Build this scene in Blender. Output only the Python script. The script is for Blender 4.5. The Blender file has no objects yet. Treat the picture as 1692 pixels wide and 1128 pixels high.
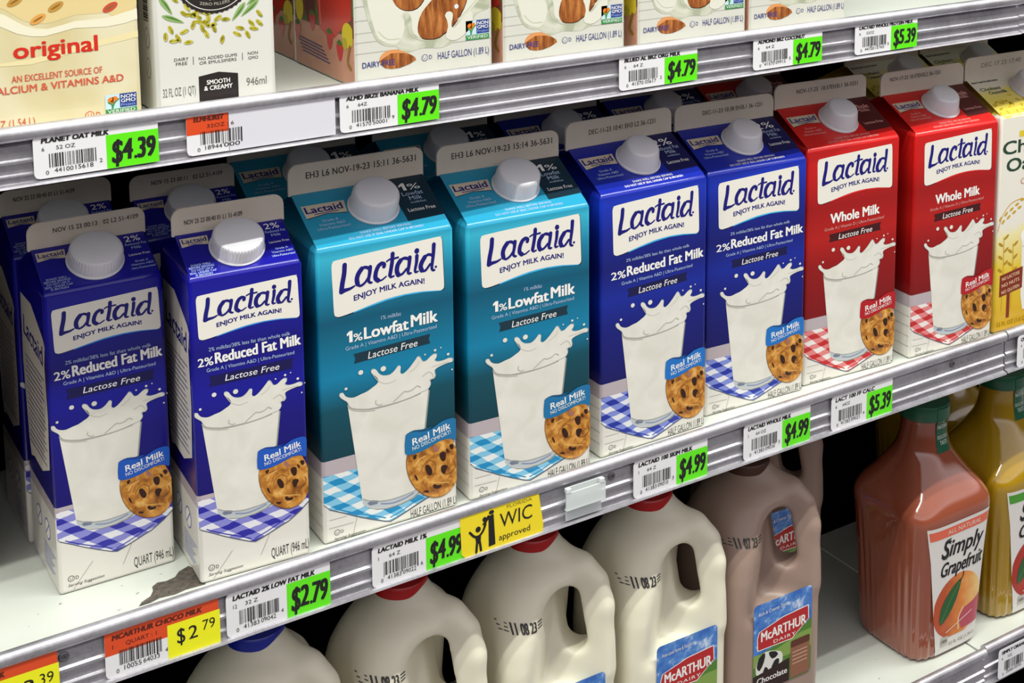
import bpy, bmesh, math, random
import numpy as np
from mathutils import Vector, Matrix
from mathutils.geometry import tessellate_polygon
random.seed(7)
SC = bpy.context.scene
COL = SC.collection
MM = 0.001
PI = math.pi

# ---------------------------------------------------------------- camera, sky, lights, exposure
F_PX, CX, CY = 2476.705, 1125.462, -40.083
YAW, PITCH, ROLL = 0.627896, 0.151788, -0.008686
CAM = Vector((-178.466, -851.411, 516.549)) * MM
sa, ca = math.sin(YAW), math.cos(YAW)
fwd = Vector((sa*math.cos(PITCH), ca*math.cos(PITCH), -math.sin(PITCH)))
rgt = Vector((ca, -sa, 0.0))
dwn = fwd.cross(rgt)
rr = math.cos(ROLL)*rgt + math.sin(ROLL)*dwn
dd = -math.sin(ROLL)*rgt + math.cos(ROLL)*dwn
cam_data = bpy.data.cameras.new('camera')
cam_data.sensor_width = 36.0
cam_data.lens = F_PX*36.0/1692.0
cam_data.shift_x = (846.0-CX)/1692.0
cam_data.shift_y = (CY-564.0)/1692.0
cam_data.clip_start = 0.01
cam = bpy.data.objects.new('camera', cam_data)
COL.objects.link(cam)
m3 = Matrix((rr, -dd, -fwd)).transposed()
cam.matrix_world = Matrix.Translation(CAM) @ m3.to_4x4()
SC.camera = cam

world = bpy.data.worlds.new('store_light')
SC.world = world
world.use_nodes = True
wn = world.node_tree.nodes; wl = world.node_tree.links
bg = wn['Background']
# bright store ceiling, dim aisle and floor
tc = wn.new('ShaderNodeTexCoord'); sp = wn.new('ShaderNodeSeparateXYZ'); rp = wn.new('ShaderNodeValToRGB')
wl.new(tc.outputs['Generated'], sp.inputs[0]); wl.new(sp.outputs[2], rp.inputs[0])
mp = wn.new('ShaderNodeMath'); mp.operation = 'MULTIPLY_ADD'; mp.inputs[1].default_value = .5; mp.inputs[2].default_value = .5
wl.new(sp.outputs[2], mp.inputs[0]); wl.new(mp.outputs[0], rp.inputs[0])
cr = rp.color_ramp
for p_, v_ in ((0.0, .40), (0.36, .36), (0.46, .05), (0.60, .05), (0.665, 1.85), (0.76, 1.3), (1.0, .8)):
    e = cr.elements.new(p_); e.color = (v_, v_*.95, v_*.96, 1)
cr.elements.remove(cr.elements[0]); cr.elements.remove(cr.elements[-1])
wl.new(rp.outputs[0], bg.inputs['Color'])
bg.inputs['Strength'].default_value = 0.85

def strip_light(name, y, z, power, size=0.02, length=3.4, color=(0.98, 1, 0.91)):
    ld = bpy.data.lights.new(name, 'AREA')
    ld.shape = 'RECTANGLE'; ld.size = length; ld.size_y = size
    ld.energy = power; ld.color = color
    o = bpy.data.objects.new(name, ld)
    COL.objects.link(o)
    o.location = (0.45, y, z)
    d = Vector((0.45, 0.03, 0.15)) - o.location
    o.rotation_euler = d.to_track_quat('-Z', 'Y').to_euler()
    return o
strip_light('canopy_tube_light', -0.51, 1.48, 32)
strip_light('canopy_tube_light', -0.43, 1.50, 25)

SC.view_settings.view_transform = 'Standard'
SC.view_settings.look = 'None'
SC.view_settings.gamma = 1.0
SC.view_settings.use_curve_mapping = False
SC.view_settings.exposure = 0.0

# ---------------------------------------------------------------- helpers
def lin(h):
    h = h.lstrip('#')
    c = [int(h[i:i+2], 16)/255 for i in (0, 2, 4)]
    return tuple(x/12.92 if x <= 0.04045 else ((x+0.055)/1.055)**2.4 for x in c) + (1.0,)

MATS = {}
def mat(hexc, rough=0.45, metal=0.0, coat=0.0, name=None, spec=0.5):
    k = (hexc, rough, metal, coat, spec)
    if k in MATS: return MATS[k]
    m = bpy.data.materials.new(name or 'print_'+hexc.strip('#'))
    m.use_nodes = True
    b = m.node_tree.nodes['Principled BSDF']
    b.inputs['Base Color'].default_value = lin(hexc)
    b.inputs['Roughness'].default_value = rough
    b.inputs['Metallic'].default_value = metal
    b.inputs['Specular IOR Level'].default_value = spec
    b.inputs['Coat Weight'].default_value = coat
    b.inputs['Coat Roughness'].default_value = 0.12
    MATS[k] = m
    return m

class NM:
    """node material builder"""
    def __init__(s, name, rough=0.45, coat=0.0, metal=0.0):
        s.m = bpy.data.materials.new(name); s.m.use_nodes = True
        s.t = s.m.node_tree; s.b = s.t.nodes['Principled BSDF']
        s.b.inputs['Roughness'].default_value = rough
        s.b.inputs['Coat Weight'].default_value = coat
        s.b.inputs['Coat Roughness'].default_value = 0.12
        s.b.inputs['Metallic'].default_value = metal
    def n(s, typ, **kw):
        nd = s.t.nodes.new(typ)
        for k, v in kw.items(): setattr(nd, k, v)
        return nd
    def l(s, a, b): s.t.links.new(a, b)
    def math(s, op, a, b=None):
        nd = s.n('ShaderNodeMath', operation=op)
        for i, x in enumerate((a, b)):
            if x is None: continue
            if isinstance(x, (int, float)): nd.inputs[i].default_value = x
            else: s.l(x, nd.inputs[i])
        return nd.outputs[0]
    def ramp(s, fac, stops, interp='LINEAR'):
        nd = s.n('ShaderNodeValToRGB'); cr = nd.color_ramp; cr.interpolation = interp
        while len(cr.elements) < len(stops): cr.elements.new(0.5)
        for e, (p, c) in zip(cr.elements, stops): e.position = p; e.color = lin(c)
        s.l(fac, nd.inputs[0]); return nd.outputs[0]
    def mix(s, fac, a, b):
        nd = s.n('ShaderNodeMix', data_type='RGBA')
        if isinstance(fac, float): nd.inputs[0].default_value = fac
        else: s.l(fac, nd.inputs[0])
        for i, x in ((6, a), (7, b)):
            if isinstance(x, str): nd.inputs[i].default_value = lin(x)
            else: s.l(x, nd.inputs[i])
        return nd.outputs[2]
    def noise(s, scale, vec=None, detail=3, rough=0.5, dist=0.0):
        nd = s.n('ShaderNodeTexNoise'); nd.inputs['Scale'].default_value = scale
        nd.inputs['Detail'].default_value = detail; nd.inputs['Roughness'].default_value = rough
        nd.inputs['Distortion'].default_value = dist
        if vec is not None: s.l(vec, nd.inputs['Vector'])
        return nd.outputs['Fac']
    def objxyz(s):
        tc = s.n('ShaderNodeTexCoord'); sp = s.n('ShaderNodeSeparateXYZ'); s.l(tc.outputs['Object'], sp.inputs[0])
        s.vec = tc.outputs['Object']; return sp.outputs
    def uvxy(s):
        tc = s.n('ShaderNodeTexCoord'); sp = s.n('ShaderNodeSeparateXYZ'); s.l(tc.outputs['UV'], sp.inputs[0])
        s.vec = tc.outputs['UV']; return sp.outputs
    def col(s, c): s.l(c, s.b.inputs['Base Color']); return s.m
    def bump(s, h, strength=0.3, dist=0.001):
        nd = s.n('ShaderNodeBump'); nd.inputs['Strength'].default_value = strength
        nd.inputs['Distance'].default_value = dist
        s.l(h, nd.inputs['Height']); s.l(nd.outputs[0], s.b.inputs['Normal'])

def add_obj(name, verts, faces, mats, mi=None, uvs=None, parent=None, smooth=False):
    me = bpy.data.meshes.new(name)
    me.from_pydata([tuple(v) for v in verts], [], faces)
    for m in mats: me.materials.append(m)
    if mi: me.polygons.foreach_set('material_index', mi)
    if uvs:
        ul = me.uv_layers.new(name='UVMap')
        for lp in me.loops: ul.data[lp.index].uv = uvs[lp.vertex_index]
    if smooth: me.polygons.foreach_set('use_smooth', [True]*len(me.polygons))
    me.update()
    o = bpy.data.objects.new(name, me)
    COL.objects.link(o)
    if parent is not None: o.parent = parent
    return o

def empty(name, loc, rz=0.0, label=None, cat=None, group=None):
    o = bpy.data.objects.new(name, None)
    o.empty_display_size = 0.02
    COL.objects.link(o)
    o.location = Vector(loc)*MM; o.rotation_euler = (0, 0, rz)
    tag(o, label, cat, group)
    return o

def tag(o, label=None, cat=None, group=None, kind=None):
    if label: o['label'] = label
    if cat: o['category'] = cat
    if group: o['group'] = group
    if kind: o['kind'] = kind
    return o

def copy_tree(o, parent=None, skip=()):
    c = o.copy(); COL.objects.link(c); c.parent = parent
    for ch in [x for x in bpy.data.objects if x.parent == o]:
        if ch.name.split('.')[0] in skip: continue
        copy_tree(ch, c, skip)
    return c

def bevel(o, w, seg=3, ang=30):
    md = o.modifiers.new('bevel', 'BEVEL'); md.width = w*MM; md.segments = seg
    md.limit_method = 'ANGLE'; md.angle_limit = math.radians(ang)
    md.harden_normals = False
    o.data.polygons.foreach_set('use_smooth', [True]*len(o.data.polygons))
    try: o.data.set_sharp_from_angle(angle=math.radians(50))
    except Exception: pass

def catmull(pts, n=3, closed=True):
    out = []; N = len(pts)
    if N < 3: return list(pts)
    rng = range(N) if closed else range(N-1)
    for i in rng:
        if closed: p0, p1, p2, p3 = pts[i-1], pts[i], pts[(i+1) % N], pts[(i+2) % N]
        else: p0, p1, p2, p3 = pts[max(i-1, 0)], pts[i], pts[i+1], pts[min(i+2, N-1)]
        for k in range(n):
            t = k/n
            out.append(tuple(0.5*((2*b)+(-a+c)*t+(2*a-5*b+4*c-d)*t*t+(-a+3*b-3*c+d)*t**3)
                             for a, b, c, d in zip(p0, p1, p2, p3)))
    if not closed: out.append(pts[-1])
    return out

def clip_poly(pl, x0, x1, y0, y1):
    for ax, lim, sg in ((0, x0, 1), (0, x1, -1), (1, y0, 1), (1, y1, -1)):
        if not pl: return pl
        out = []
        for i in range(len(pl)):
            a, b = pl[i-1], pl[i]
            ia, ib = sg*(a[ax]-lim) >= 0, sg*(b[ax]-lim) >= 0
            if ia != ib:
                t = (lim-a[ax])/(b[ax]-a[ax])
                out.append((a[0]+(b[0]-a[0])*t, a[1]+(b[1]-a[1])*t))
            if ib: out.append(b)
        pl = out
    return pl

GLYPH = {}
def glyphs(s, bold=0.0, shear=0.0, space=1.0):
    k = (s, bold, shear, space)
    if k not in GLYPH:
        cu = bpy.data.curves.new('t', 'FONT'); cu.body = s; cu.offset = bold; cu.shear = shear
        cu.space_character = space; cu.resolution_u = 3; cu.fill_mode = 'FRONT'
        o = bpy.data.objects.new('t', cu)
        me = o.to_mesh()
        vs = [(v.co.x, v.co.y) for v in me.vertices]; fs = [tuple(p.vertices) for p in me.polygons]
        o.to_mesh_clear(); bpy.data.objects.remove(o); bpy.data.curves.remove(cu)
        GLYPH[k] = (vs, fs)
    return GLYPH[k]
_hv = glyphs('H')[0]
CAPH = max(v[1] for v in _hv)

class Art:
    """flat printed artwork in face millimetres; build() lays it on a face as one mesh"""
    def __init__(s, clip=None):
        s.k = 0; s.v = []; s.f = []; s.mi = []; s.mats = []; s.uv = []; s.clip = clip; s.xf = None
    def _m(s, m):
        if isinstance(m, str): m = mat(m)
        if m not in s.mats: s.mats.append(m)
        return s.mats.index(m)
    def _add(s, vs, fs, m, L):
        b = len(s.v)
        for p in vs:
            s.v.append((p[0], p[1], L)); s.uv.append((p[0]*.01, p[1]*.01))
        i = s._m(m)
        for f in fs:
            a, b2, c = (vs[f[0]], vs[f[1]], vs[f[2]])
            area = (b2[0]-a[0])*(c[1]-a[1])-(b2[1]-a[1])*(c[0]-a[0])
            if area < 0: f = tuple(reversed(f))
            s.f.append(tuple(b+k for k in f)); s.mi.append(i)
    def T(s, pts): return [s.xf(p) for p in pts] if s.xf else list(pts)
    def poly(s, pts, m, L=1, smooth=0, raw=False):
        if smooth: pts = catmull(pts, smooth)
        if not raw: pts = s.T(pts)
        if s.clip: pts = clip_poly(pts, *s.clip)
        if not pts or len(pts) < 3: return
        tr = tessellate_polygon([[Vector((p[0], p[1], 0)) for p in pts]])
        s._add(pts, [t for t in tr if len(set(t)) == 3], m, L)
    def ell(s, x, y, rx, ry, m, L=1, rot=0, n=20):
        c, q = math.cos(rot), math.sin(rot)
        s.poly([(x+rx*math.cos(2*PI*i/n)*c-ry*math.sin(2*PI*i/n)*q,
                 y+rx*math.cos(2*PI*i/n)*q+ry*math.sin(2*PI*i/n)*c) for i in range(n)], m, L)
    def rect(s, x0, y0, x1, y1, m, L=1, r=0):
        if r <= 0: s.poly([(x0, y0), (x1, y0), (x1, y1), (x0, y1)], m, L); return
        pts = []
        for cx, cy, a0 in ((x1-r, y0+r, -90), (x1-r, y1-r, 0), (x0+r, y1-r, 90), (x0+r, y0+r, 180)):
            for k in range(5):
                a = math.radians(a0+k*22.5); pts.append((cx+r*math.cos(a), cy+r*math.sin(a)))
        s.poly(pts, m, L)
    def stroke(s, pts, w, m, L=1, smooth=4, w2=None, cap=True):
        if smooth: pts = catmull(pts, smooth, closed=False)
        s.k += 1; L += .13*(s.k % 6)
        n = len(pts); w2 = w if w2 is None else w2
        left, right = [], []
        for i, p in enumerate(pts):
            a = pts[max(i-1, 0)]; b = pts[min(i+1, n-1)]
            dx, dy = b[0]-a[0], b[1]-a[1]; d = math.hypot(dx, dy) or 1
            h = (w+(w2-w)*i/(n-1))/2
            left.append((p[0]-dy/d*h, p[1]+dx/d*h)); right.append((p[0]+dy/d*h, p[1]-dx/d*h))
        for i in range(n-1):
            s.poly([left[i], left[i+1], right[i+1], right[i]], m, L+.012*i)
        if cap:
            s.ell(pts[0][0], pts[0][1], w/2, w/2, m, L-.05, n=10); s.ell(pts[-1][0], pts[-1][1], w2/2, w2/2, m, L-.07, n=10)
    def text(s, t, x0, x1, y, cap, m, L=2, bold=0.0, shear=0.0, rot=0.0, curve=0.0, space=1.0):
        """lettering from x0 to x1, baseline y, capital height cap"""
        vs, fs = glyphs(t, 0.0, shear, space)
        if not vs: return
        a = min(v[0] for v in vs); b = max(v[0] for v in vs)
        kx = (x1-x0)/(b-a); ky = cap/CAPH
        c, q = math.cos(rot), math.sin(rot)
        out = []
        for v in vs:
            px = (v[0]-a)*kx; u = px/(x1-x0)*2-1
            py = v[1]*ky + curve*(1-u*u)
            out.append((x0+px*c-py*q, y+px*q+py*c))
        out = s.T(out)
        if s.clip:
            cx0, cx1, cy0, cy1 = s.clip
            keep = [f for f in fs if all(cx0 <= out[k][0] <= cx1 and cy0 <= out[k][1] <= cy1 for k in f)]
        else: keep = fs
        if bold >= .015:
            d = bold*.55*cap/CAPH; dx = d
            sh = [(-dx, 0), (dx, 0)] if bold < .03 else [(-dx, -d*.5), (dx, -d*.5), (-dx, d*.5), (dx, d*.5), (0, 0)]
            for i, (a1, b1) in enumerate(sh): s._add([(p[0]+a1, p[1]+b1) for p in out], keep, m, L+.1*i)
        else: s._add(out, keep, m, L)
    def build(s, name, parent, frame, label=None):
        if not s.f: return None
        vs = [frame(*p) for p in s.v]
        o = add_obj(name, vs, s.f, s.mats, s.mi, s.uv, parent)
        if label: o['label'] = label
        return o
EPS = 0.06
def front_frame(W, D, z0=0.0):
    return lambda u, v, L: Vector((u-W/2, -D/2-EPS*L, v+z0))*MM
def left_frame(W, D, z0=0.0):
    return lambda u, v, L: Vector((-W/2-EPS*L, D/2-u, v+z0))*MM
def roof_frame(W, D, H, r):
    a = math.atan2(r, D/2); c, s_ = math.cos(a), math.sin(a)
    return lambda u, w, L: Vector((u-W/2, -D/2+w*c-EPS*L*s_, H+w*s_+EPS*L*c))*MM
def fin_frame(W, D, z0, t=1.6):
    return lambda u, w, L: Vector((u-W/2, -t/2-EPS*L, z0+w))*MM

def lathe(prof, n=40, sect=None):
    """prof [(r,z)]; sect(angle,r,z)->(x,y)"""
    vs, fs = [], []
    for r, z in prof:
        for i in range(n):
            a = 2*PI*i/n
            x, y = (r*math.cos(a), r*math.sin(a)) if sect is None else sect(a, r, z)
            vs.append((x, y, z))
    for j in range(len(prof)-1):
        for i in range(n):
            k = (i+1) % n
            fs.append((j*n+i, j*n+k, (j+1)*n+k, (j+1)*n+i))
    fs.append(tuple(reversed(range(n)))); fs.append(tuple((len(prof)-1)*n+i for i in range(n)))
    return vs, fs
# ---------------------------------------------------------------- milk cartons
TR = dict(
L=[(18.8,186.1),(18.3,180.3),(16.9,173.7),(16.2,168.7)],
L2=[(16.2,168.7),(18.7,169.3),(22.1,169.7),(25.1,170.9)],
a=[(34.9,180.8),(32.9,181.9),(30.2,181.4),(27.8,178.3),(26.8,175.0),(27.2,171.8),(29.1,170.2),(32.2,171.7),(34.2,174.3)],
a2=[(36.0,181.4),(35.6,177.5),(34.7,172.7),(35.9,171.0),(36.9,170.9)],
c=[(45.5,179.9),(45.8,181.6),(44.0,182.4),(41.7,181.0),(39.9,177.3),(39.5,173.4),(41.2,171.4),(43.8,171.2),(46.9,173.0)],
t=[(51.7,187.4),(51.2,182.0),(50.3,177.1),(49.5,173.3),(50.2,171.9),(52.3,172.3)],
t2=[(47.5,183.0),(49.7,184.0),(51.8,183.9),(55.4,184.2)],
a_2=[(62.4,182.0),(59.8,182.9),(57.1,181.8),(55.0,178.9),(54.4,175.0),(55.4,172.3),(58.3,172.6),(61.2,175.4)],
a2_2=[(63.6,182.6),(63.1,178.1),(62.2,173.2),(63.0,171.8),(64.3,171.9)],
i=[(68.7,182.8),(68.3,178.3),(67.2,173.4),(67.7,171.8),(69.3,172.1)],
idot=[(68.7,186.1)],
d=[(79.9,181.1),(76.9,182.1),(74.3,180.9),(72.1,177.7),(71.2,174.8),(72.0,172.2),(74.6,171.7),(77.9,175.3)],
d2=[(80.9,188.3),(80.4,181.5),(79.2,173.0),(80.0,170.9),(81.1,170.7)],
splash=[(18.7,91.9),(17.7,94.2),(14.0,97.4),(12.6,99.8),(13.3,101.3),(15.0,101.1),(16.4,98.6),(18.9,96.9),(22.9,96.1),(27.5,97.2),(31.6,98.0),(35.8,100.0),(38.8,101.7),(39.7,104.1),(37.7,107.5),(35.2,109.8),(34.9,111.9),(36.4,112.6),(38.4,111.5),(40.1,108.7),(43.0,106.5),(47.8,105.9),(51.4,108.1),(53.3,110.3),(54.5,110.7),(55.8,109.5),(55.3,106.0),(56.5,104.3),(59.2,105.2),(63.0,108.5),(66.7,112.5),(68.0,113.9),(69.8,113.1),(71.6,109.7),(74.4,109.7),(76.9,111.6),(79.7,113.1),(81.9,112.4),(81.6,110.0),(80.3,108.5),(82.8,107.0),(87.2,107.0),(91.0,107.7),(93.6,106.6),(93.4,104.5),(90.4,104.4),(86.5,103.8),(82.7,102.8),(80.2,101.2),(80.8,97.5),(79.2,95.3),(76.7,95.6),(77.2,92.2),(75.0,89.0),(70.6,88.2),(60.1,85.8),(49.8,85.2),(36.6,85.4),(28.4,86.4),(21.0,89.1)],
drops=[(27.8,111.9),(43.4,110.8),(17.5,103.2),(80.5,115.1),(84.7,116.0),(73.2,113.7),(90.0,110.2),(95.4,105.8),(92.7,98.8)],
cookie=[(59.0,46.4),(58.5,38.5),(60.5,29.7),(64.9,21.4),(71.2,15.0),(78.3,11.4),(84.8,10.8),(90.7,13.4),(95.2,19.3),(97.1,28.1),(95.7,38.4),(92.5,47.0),(90.4,50.1),(83.9,50.7),(75.2,48.0),(68.1,46.4),(62.5,46.1)],
ch1=[(82.3,41.2),(84.5,42.4),(87.0,40.7),(86.6,35.9),(84.4,35.4),(82.6,38.3)],
ch2=[(71.8,35.6),(74.3,35.6),(76.8,31.5),(76.4,28.1),(73.9,28.4),(72.1,32.0)],
ch3=[(83.3,31.8),(85.8,32.5),(88.3,31.1),(87.2,28.6),(85.7,25.8),(83.6,27.8)],
ch4=[(77.0,19.4),(78.4,20.8),(80.6,19.1),(83.1,19.1),(83.1,17.0),(79.1,17.0)],
ch5=[(63.8,30.8),(65.0,30.8),(66.3,27.3),(65.3,26.9)],
ch6=[(70.5,18.1),(74.1,17.4),(73.7,15.9),(71.2,16.7)],
ch7=[(89.6,45.7),(92.5,45.6),(92.8,42.7),(91.0,42.1)],
ch8=[(87.4,43.8),(89.2,42.3),(89.2,40.1),(87.7,41.6)],
ch9=[(77.7,48.1),(79.5,47.9),(81.6,44.9),(80.5,42.8),(78.0,45.2)],
ch10=[(63.5,44.8),(66.0,45.2),(64.9,42.4),(63.5,42.4)],
rimline=[(18.3,91.7),(21.5,88.9),(28.4,86.6),(36.6,85.2),(49.8,85.2),(60.1,86.1),(69.4,87.6)]
)
CARD = '#CFC7BE'
def carton_mat(name, H, z_white, z_grey, stops, rough=0.25):
    m = NM(name, rough=rough, coat=0.25); m.b.inputs['Specular IOR Level'].default_value = .35
    x, y, z = m.objxyz()
    zz = m.math('DIVIDE', z, H*MM)
    body = m.ramp(zz, stops)
    planks = m.mix(m.ramp(m.math('FRACT', m.math('MULTIPLY', z, 1/0.0125)), [(0, '#B9B3AC'), (0.1, '#DAD5CD'), (1, '#DFDAD2')]), '#C9C3BB', '#DEDAD2')
    low = m.mix(m.math('GREATER_THAN', z, z_white*MM), '#DCD8D0', '#B5A9AE')
    c = m.mix(m.math('GREATER_THAN', z, z_grey*MM), low, body)
    return m.col(c)

def gable_body(W, D, H, r, m, parent, name='carton_body'):
    g = D*0.42
    x0, x1, y0, y1 = -W/2, W/2, -D/2, D/2
    V = [(x0, y0, 0), (x1, y0, 0), (x1, y1, 0), (x0, y1, 0), (x0, y0, H), (x1, y0, H), (x1, y1, H), (x0, y1, H),
         (x0, 0, H+r), (x1, 0, H+r), (x0+g, 0, H+r-2.5), (x1-g, 0, H+r-2.5)]
    F = [(3, 2, 1, 0), (0, 1, 5, 4), (2, 3, 7, 6), (1, 2, 6, 5), (3, 0, 4, 7),
         (4, 5, 9, 8), (6, 7, 8, 9),
         (7, 4, 10), (4, 8, 10), (8, 7, 10), (5, 6, 11), (9, 5, 11), (6, 9, 11)]
    o = add_obj(name, [Vector(v)*MM for v in V], F, [m], parent=parent)
    bevel(o, 2.2, 4, 25)
    return o

def fin(W, f, z0, m, parent, t=1.6, name='top_seal'):
    R = 6
    out = [(-W/2+.3, -1), (W/2-.3, -1), (W/2-.3, f-R)]
    out += [(W/2-.3-R+R*math.cos(a), f-R+R*math.sin(a)) for a in [PI/8*k for k in range(1, 5)]]
    out += [(-W/2+.3+R-R*math.cos(a), f-R+R*math.sin(a)) for a in [PI/2-PI/8*k for k in range(0, 5)]]
    n = len(out)
    V = [Vector((x, -t/2, z0+z))*MM for x, z in out] + [Vector((x, t/2, z0+z))*MM for x, z in out]
    F = [tuple(range(n)), tuple(reversed(range(n, 2*n)))] + [(i, i+n, (i+1) % n+n, (i+1) % n) for i in range(n)]
    F = [tuple(reversed(q)) if k >= 2 else q for k, q in enumerate(F)]
    # crimp line
    o = add_obj(name, V, F, [m], parent=parent)
    md = o.modifiers.new('bevel', 'BEVEL'); md.width = .4*MM; md.segments = 2; md.limit_method = 'ANGLE'
    return o

def fin_material():
    m = NM('bare_carton_board', rough=0.6)
    x, y, z = m.objxyz()
    n = m.noise(60, m.vec, 2)
    return m.col(m.mix(n, '#CCC1B2', '#DCD2C4'))
FINM = fin_material()
CAPM = mat('#D9D8DE', rough=0.32, coat=0.3, name='white_cap_plastic')

def screw_cap(u, w, W, D, H, r, parent, style='ribbed', colr=None):
    a = math.atan2(r, D/2)
    if style == 'ribbed':
        prof = [(17.0, 0), (17.2, 1.2), (16.3, 1.8), (16.0, 2.4), (15.3, 12.6), (14.2, 14.4), (12.6, 15.0), (2, 14.8)]
    elif style == 'low':
        prof = [(16.8, 0), (17.0, 1.2), (16.2, 1.8), (15.9, 2.4), (15.6, 9.6), (14.9, 11.2), (13.4, 12.0), (2, 11.7)]
    else:
        prof = [(17.2, 0), (17.4, 1.4), (16.6, 2.0), (16.0, 3.0), (13.2, 12.6), (12.0, 14.4), (10.6, 15.0), (2, 14.8)]
    N = 96
    def sect(an, rad, z):
        k = 1.0
        if style != 'smooth' and 2.0 < z < 12.7: k = 1+0.012*math.sin(an*48)*(1)
        return rad*k*math.cos(an), rad*k*math.sin(an)
    prof2 = []
    for p in prof: prof2.append(p)
    vs, fs = lathe(prof2, 144 if style != 'smooth' else 48, sect)
    y = -D/2+w*math.cos(a); z = H+w*math.sin(a)
    nrm = Vector((0, -math.sin(a), math.cos(a)))
    rot = nrm.to_track_quat('Z', 'Y').to_matrix()
    base = Vector((u-W/2, y, z))
    V = [(rot @ Vector(v)+base+nrm*(-0.3))*MM for v in vs]
    o = add_obj('screw_cap', V, fs, [colr or CAPM], parent=parent, smooth=True)
    try: o.data.set_sharp_from_angle(angle=math.radians(38))
    except Exception: pass
    return o

NAVY = mat('#110F72', 0.4, name='navy_print'); 
def logo_letters(A, m, L):
    k = TR
    A.stroke(k['L'], 3.1, m, L, w2=3.3); A.stroke(k['L2'], 3.3, m, L, w2=1.2)
    for n in ('a', 'a_2'):
        A.stroke(k[n], 2.2, m, L, w2=1.6); A.stroke(k[n][2:6], 3.2, m, L)
    A.stroke(k['a2'], 2.9, m, L, w2=1.4); A.stroke(k['a2_2'], 2.9, m, L, w2=1.4)
    A.stroke(k['c'], 2.6, m, L, w2=1.0); A.stroke(k['c'][2:7], 2.7, m, L, w2=3.2)
    A.stroke(k['t'], 2.9, m, L, w2=1.2); A.stroke(k['t2'], 1.2, m, L, w2=1.5); A.stroke(k['t'][:4], 2.7, m, L)
    A.stroke(k['i'], 2.7, m, L, w2=1.2); A.ell(*k['idot'][0], 1.75, 1.9, m, L)
    A.stroke(k['d'], 2.0, m, L, w2=1.7); A.stroke(k['d'][2:6], 3.2, m, L)
    A.stroke(k['d2'], 2.9, m, L, w2=1.4); A.ell(82.1, 172.7, .9, .9, m, L, n=10)

def cookie_material():
    m = NM('cookie_print', rough=0.4, coat=0.3)
    m.uvxy()
    n = m.noise(14, m.vec, 6, .6, .6)
    c = m.ramp(n, [(0.3, '#6B3A08'), (0.44, '#A8681C'), (0.55, '#C98A34'), (0.7, '#E2B264')])
    return m.col(c)
COOK = cookie_material()
def gingham(name, dark, mid, light):
    m = NM(name, rough=0.4, coat=0.3)
    x, y, z = m.uvxy()
    # cloth seen in perspective: squares skewed and flattened
    n = m.noise(9, m.vec, 2)
    yy = m.math('ADD', y, m.math('MULTIPLY', n, .035))
    a = m.math('ADD', m.math('MULTIPLY', x, 5.0), m.math('MULTIPLY', yy, 6.4))
    b = m.math('SUBTRACT', m.math('MULTIPLY', x, 1.6), m.math('MULTIPLY', yy, 11.5))
    fa = m.math('LESS_THAN', m.math('FRACT', m.math('ADD', a, 20.)), .5)
    fb = m.math('LESS_THAN', m.math('FRACT', m.math('ADD', b, 20.)), .5)
    s_ = m.math('MULTIPLY', m.math('ADD', fa, fb), .5)
    return m.col(m.ramp(s_, [(0, light), (0.25, mid), (0.75, dark)], 'CONSTANT'))
def milk_material():
    m = NM('milk_print', rough=0.4, coat=0.3)
    x, y, z = m.uvxy()
    n = m.noise(5, m.vec, 3, .5, .8)
    return m.col(m.ramp(n, [(0.3, '#D8D5CA'), (0.5, '#DEDBD1'), (0.75, '#E6E3DA')]))
MILK = milk_material()

THEMES = {
 'teal': dict(stops=[(0, '#083642'), (0.27, '#083844'), (0.45, '#094A5A'), (0.56, '#0B7CA4'), (0.66, '#096A8A'), (0.75, '#085470'), (0.86, '#187FA0'), (0.965, '#37AFCC'), (1, '#2690B4')],
              ribbon='#10303F', roofdark='#0E2B3B', band='#1C6FA3', band2='#0F4E74', cloth=('#1387BC', '#7FBFDC', '#E4E6E4'), swoosh='#3BB2E8', roof='#1F7DAA', mid=True),
 'blue': dict(stops=[(0, '#0E0F58'), (0.3, '#0F1160'), (0.5, '#101A78'), (0.6, '#122794'), (0.72, '#0F176E'), (0.85, '#13248C'), (0.97, '#1833B4'), (1, '#15269A')],
              ribbon='#0C0E45', roofdark='#12124F', band='#1D6FC0', band2='#124A8C', cloth=('#1C2F9C', '#7C8AD0', '#E2E2E6'), swoosh='#3BB2E8', roof='#1B2596', mid=True),
 'indigo': dict(stops=[(0, '#110A5E'), (0.3, '#130B68'), (0.5, '#140F78'), (0.62, '#151592'), (0.75, '#120D76'), (0.9, '#161798'), (1, '#14118C')],
              ribbon='#0E0A4A', roofdark='#140D58', band='#1D55B8', band2='#123C8C', cloth=('#26249C', '#8484CC', '#E2E1E6'), swoosh='#2F8CE0', roof='#19138A', mid=True),
 'red': dict(stops=[(0, '#6C0A0E'), (0.3, '#7C0C10'), (0.5, '#90100F'), (0.62, '#B01A16'), (0.75, '#9C1212'), (0.88, '#C01A18'), (1, '#C81C1A')],
              ribbon='#3E0A0E', roofdark='#4A0D12', band='#B01820', band2='#7C1016', cloth=('#BE2226', '#DC8080', '#E8E2DE'), swoosh='#E02A20', roof='#A81618', mid=False),
}
def xfA(ax, bx, ay, by): return lambda p: (p[0]*ax+bx, p[1]*ay+by)

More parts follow.
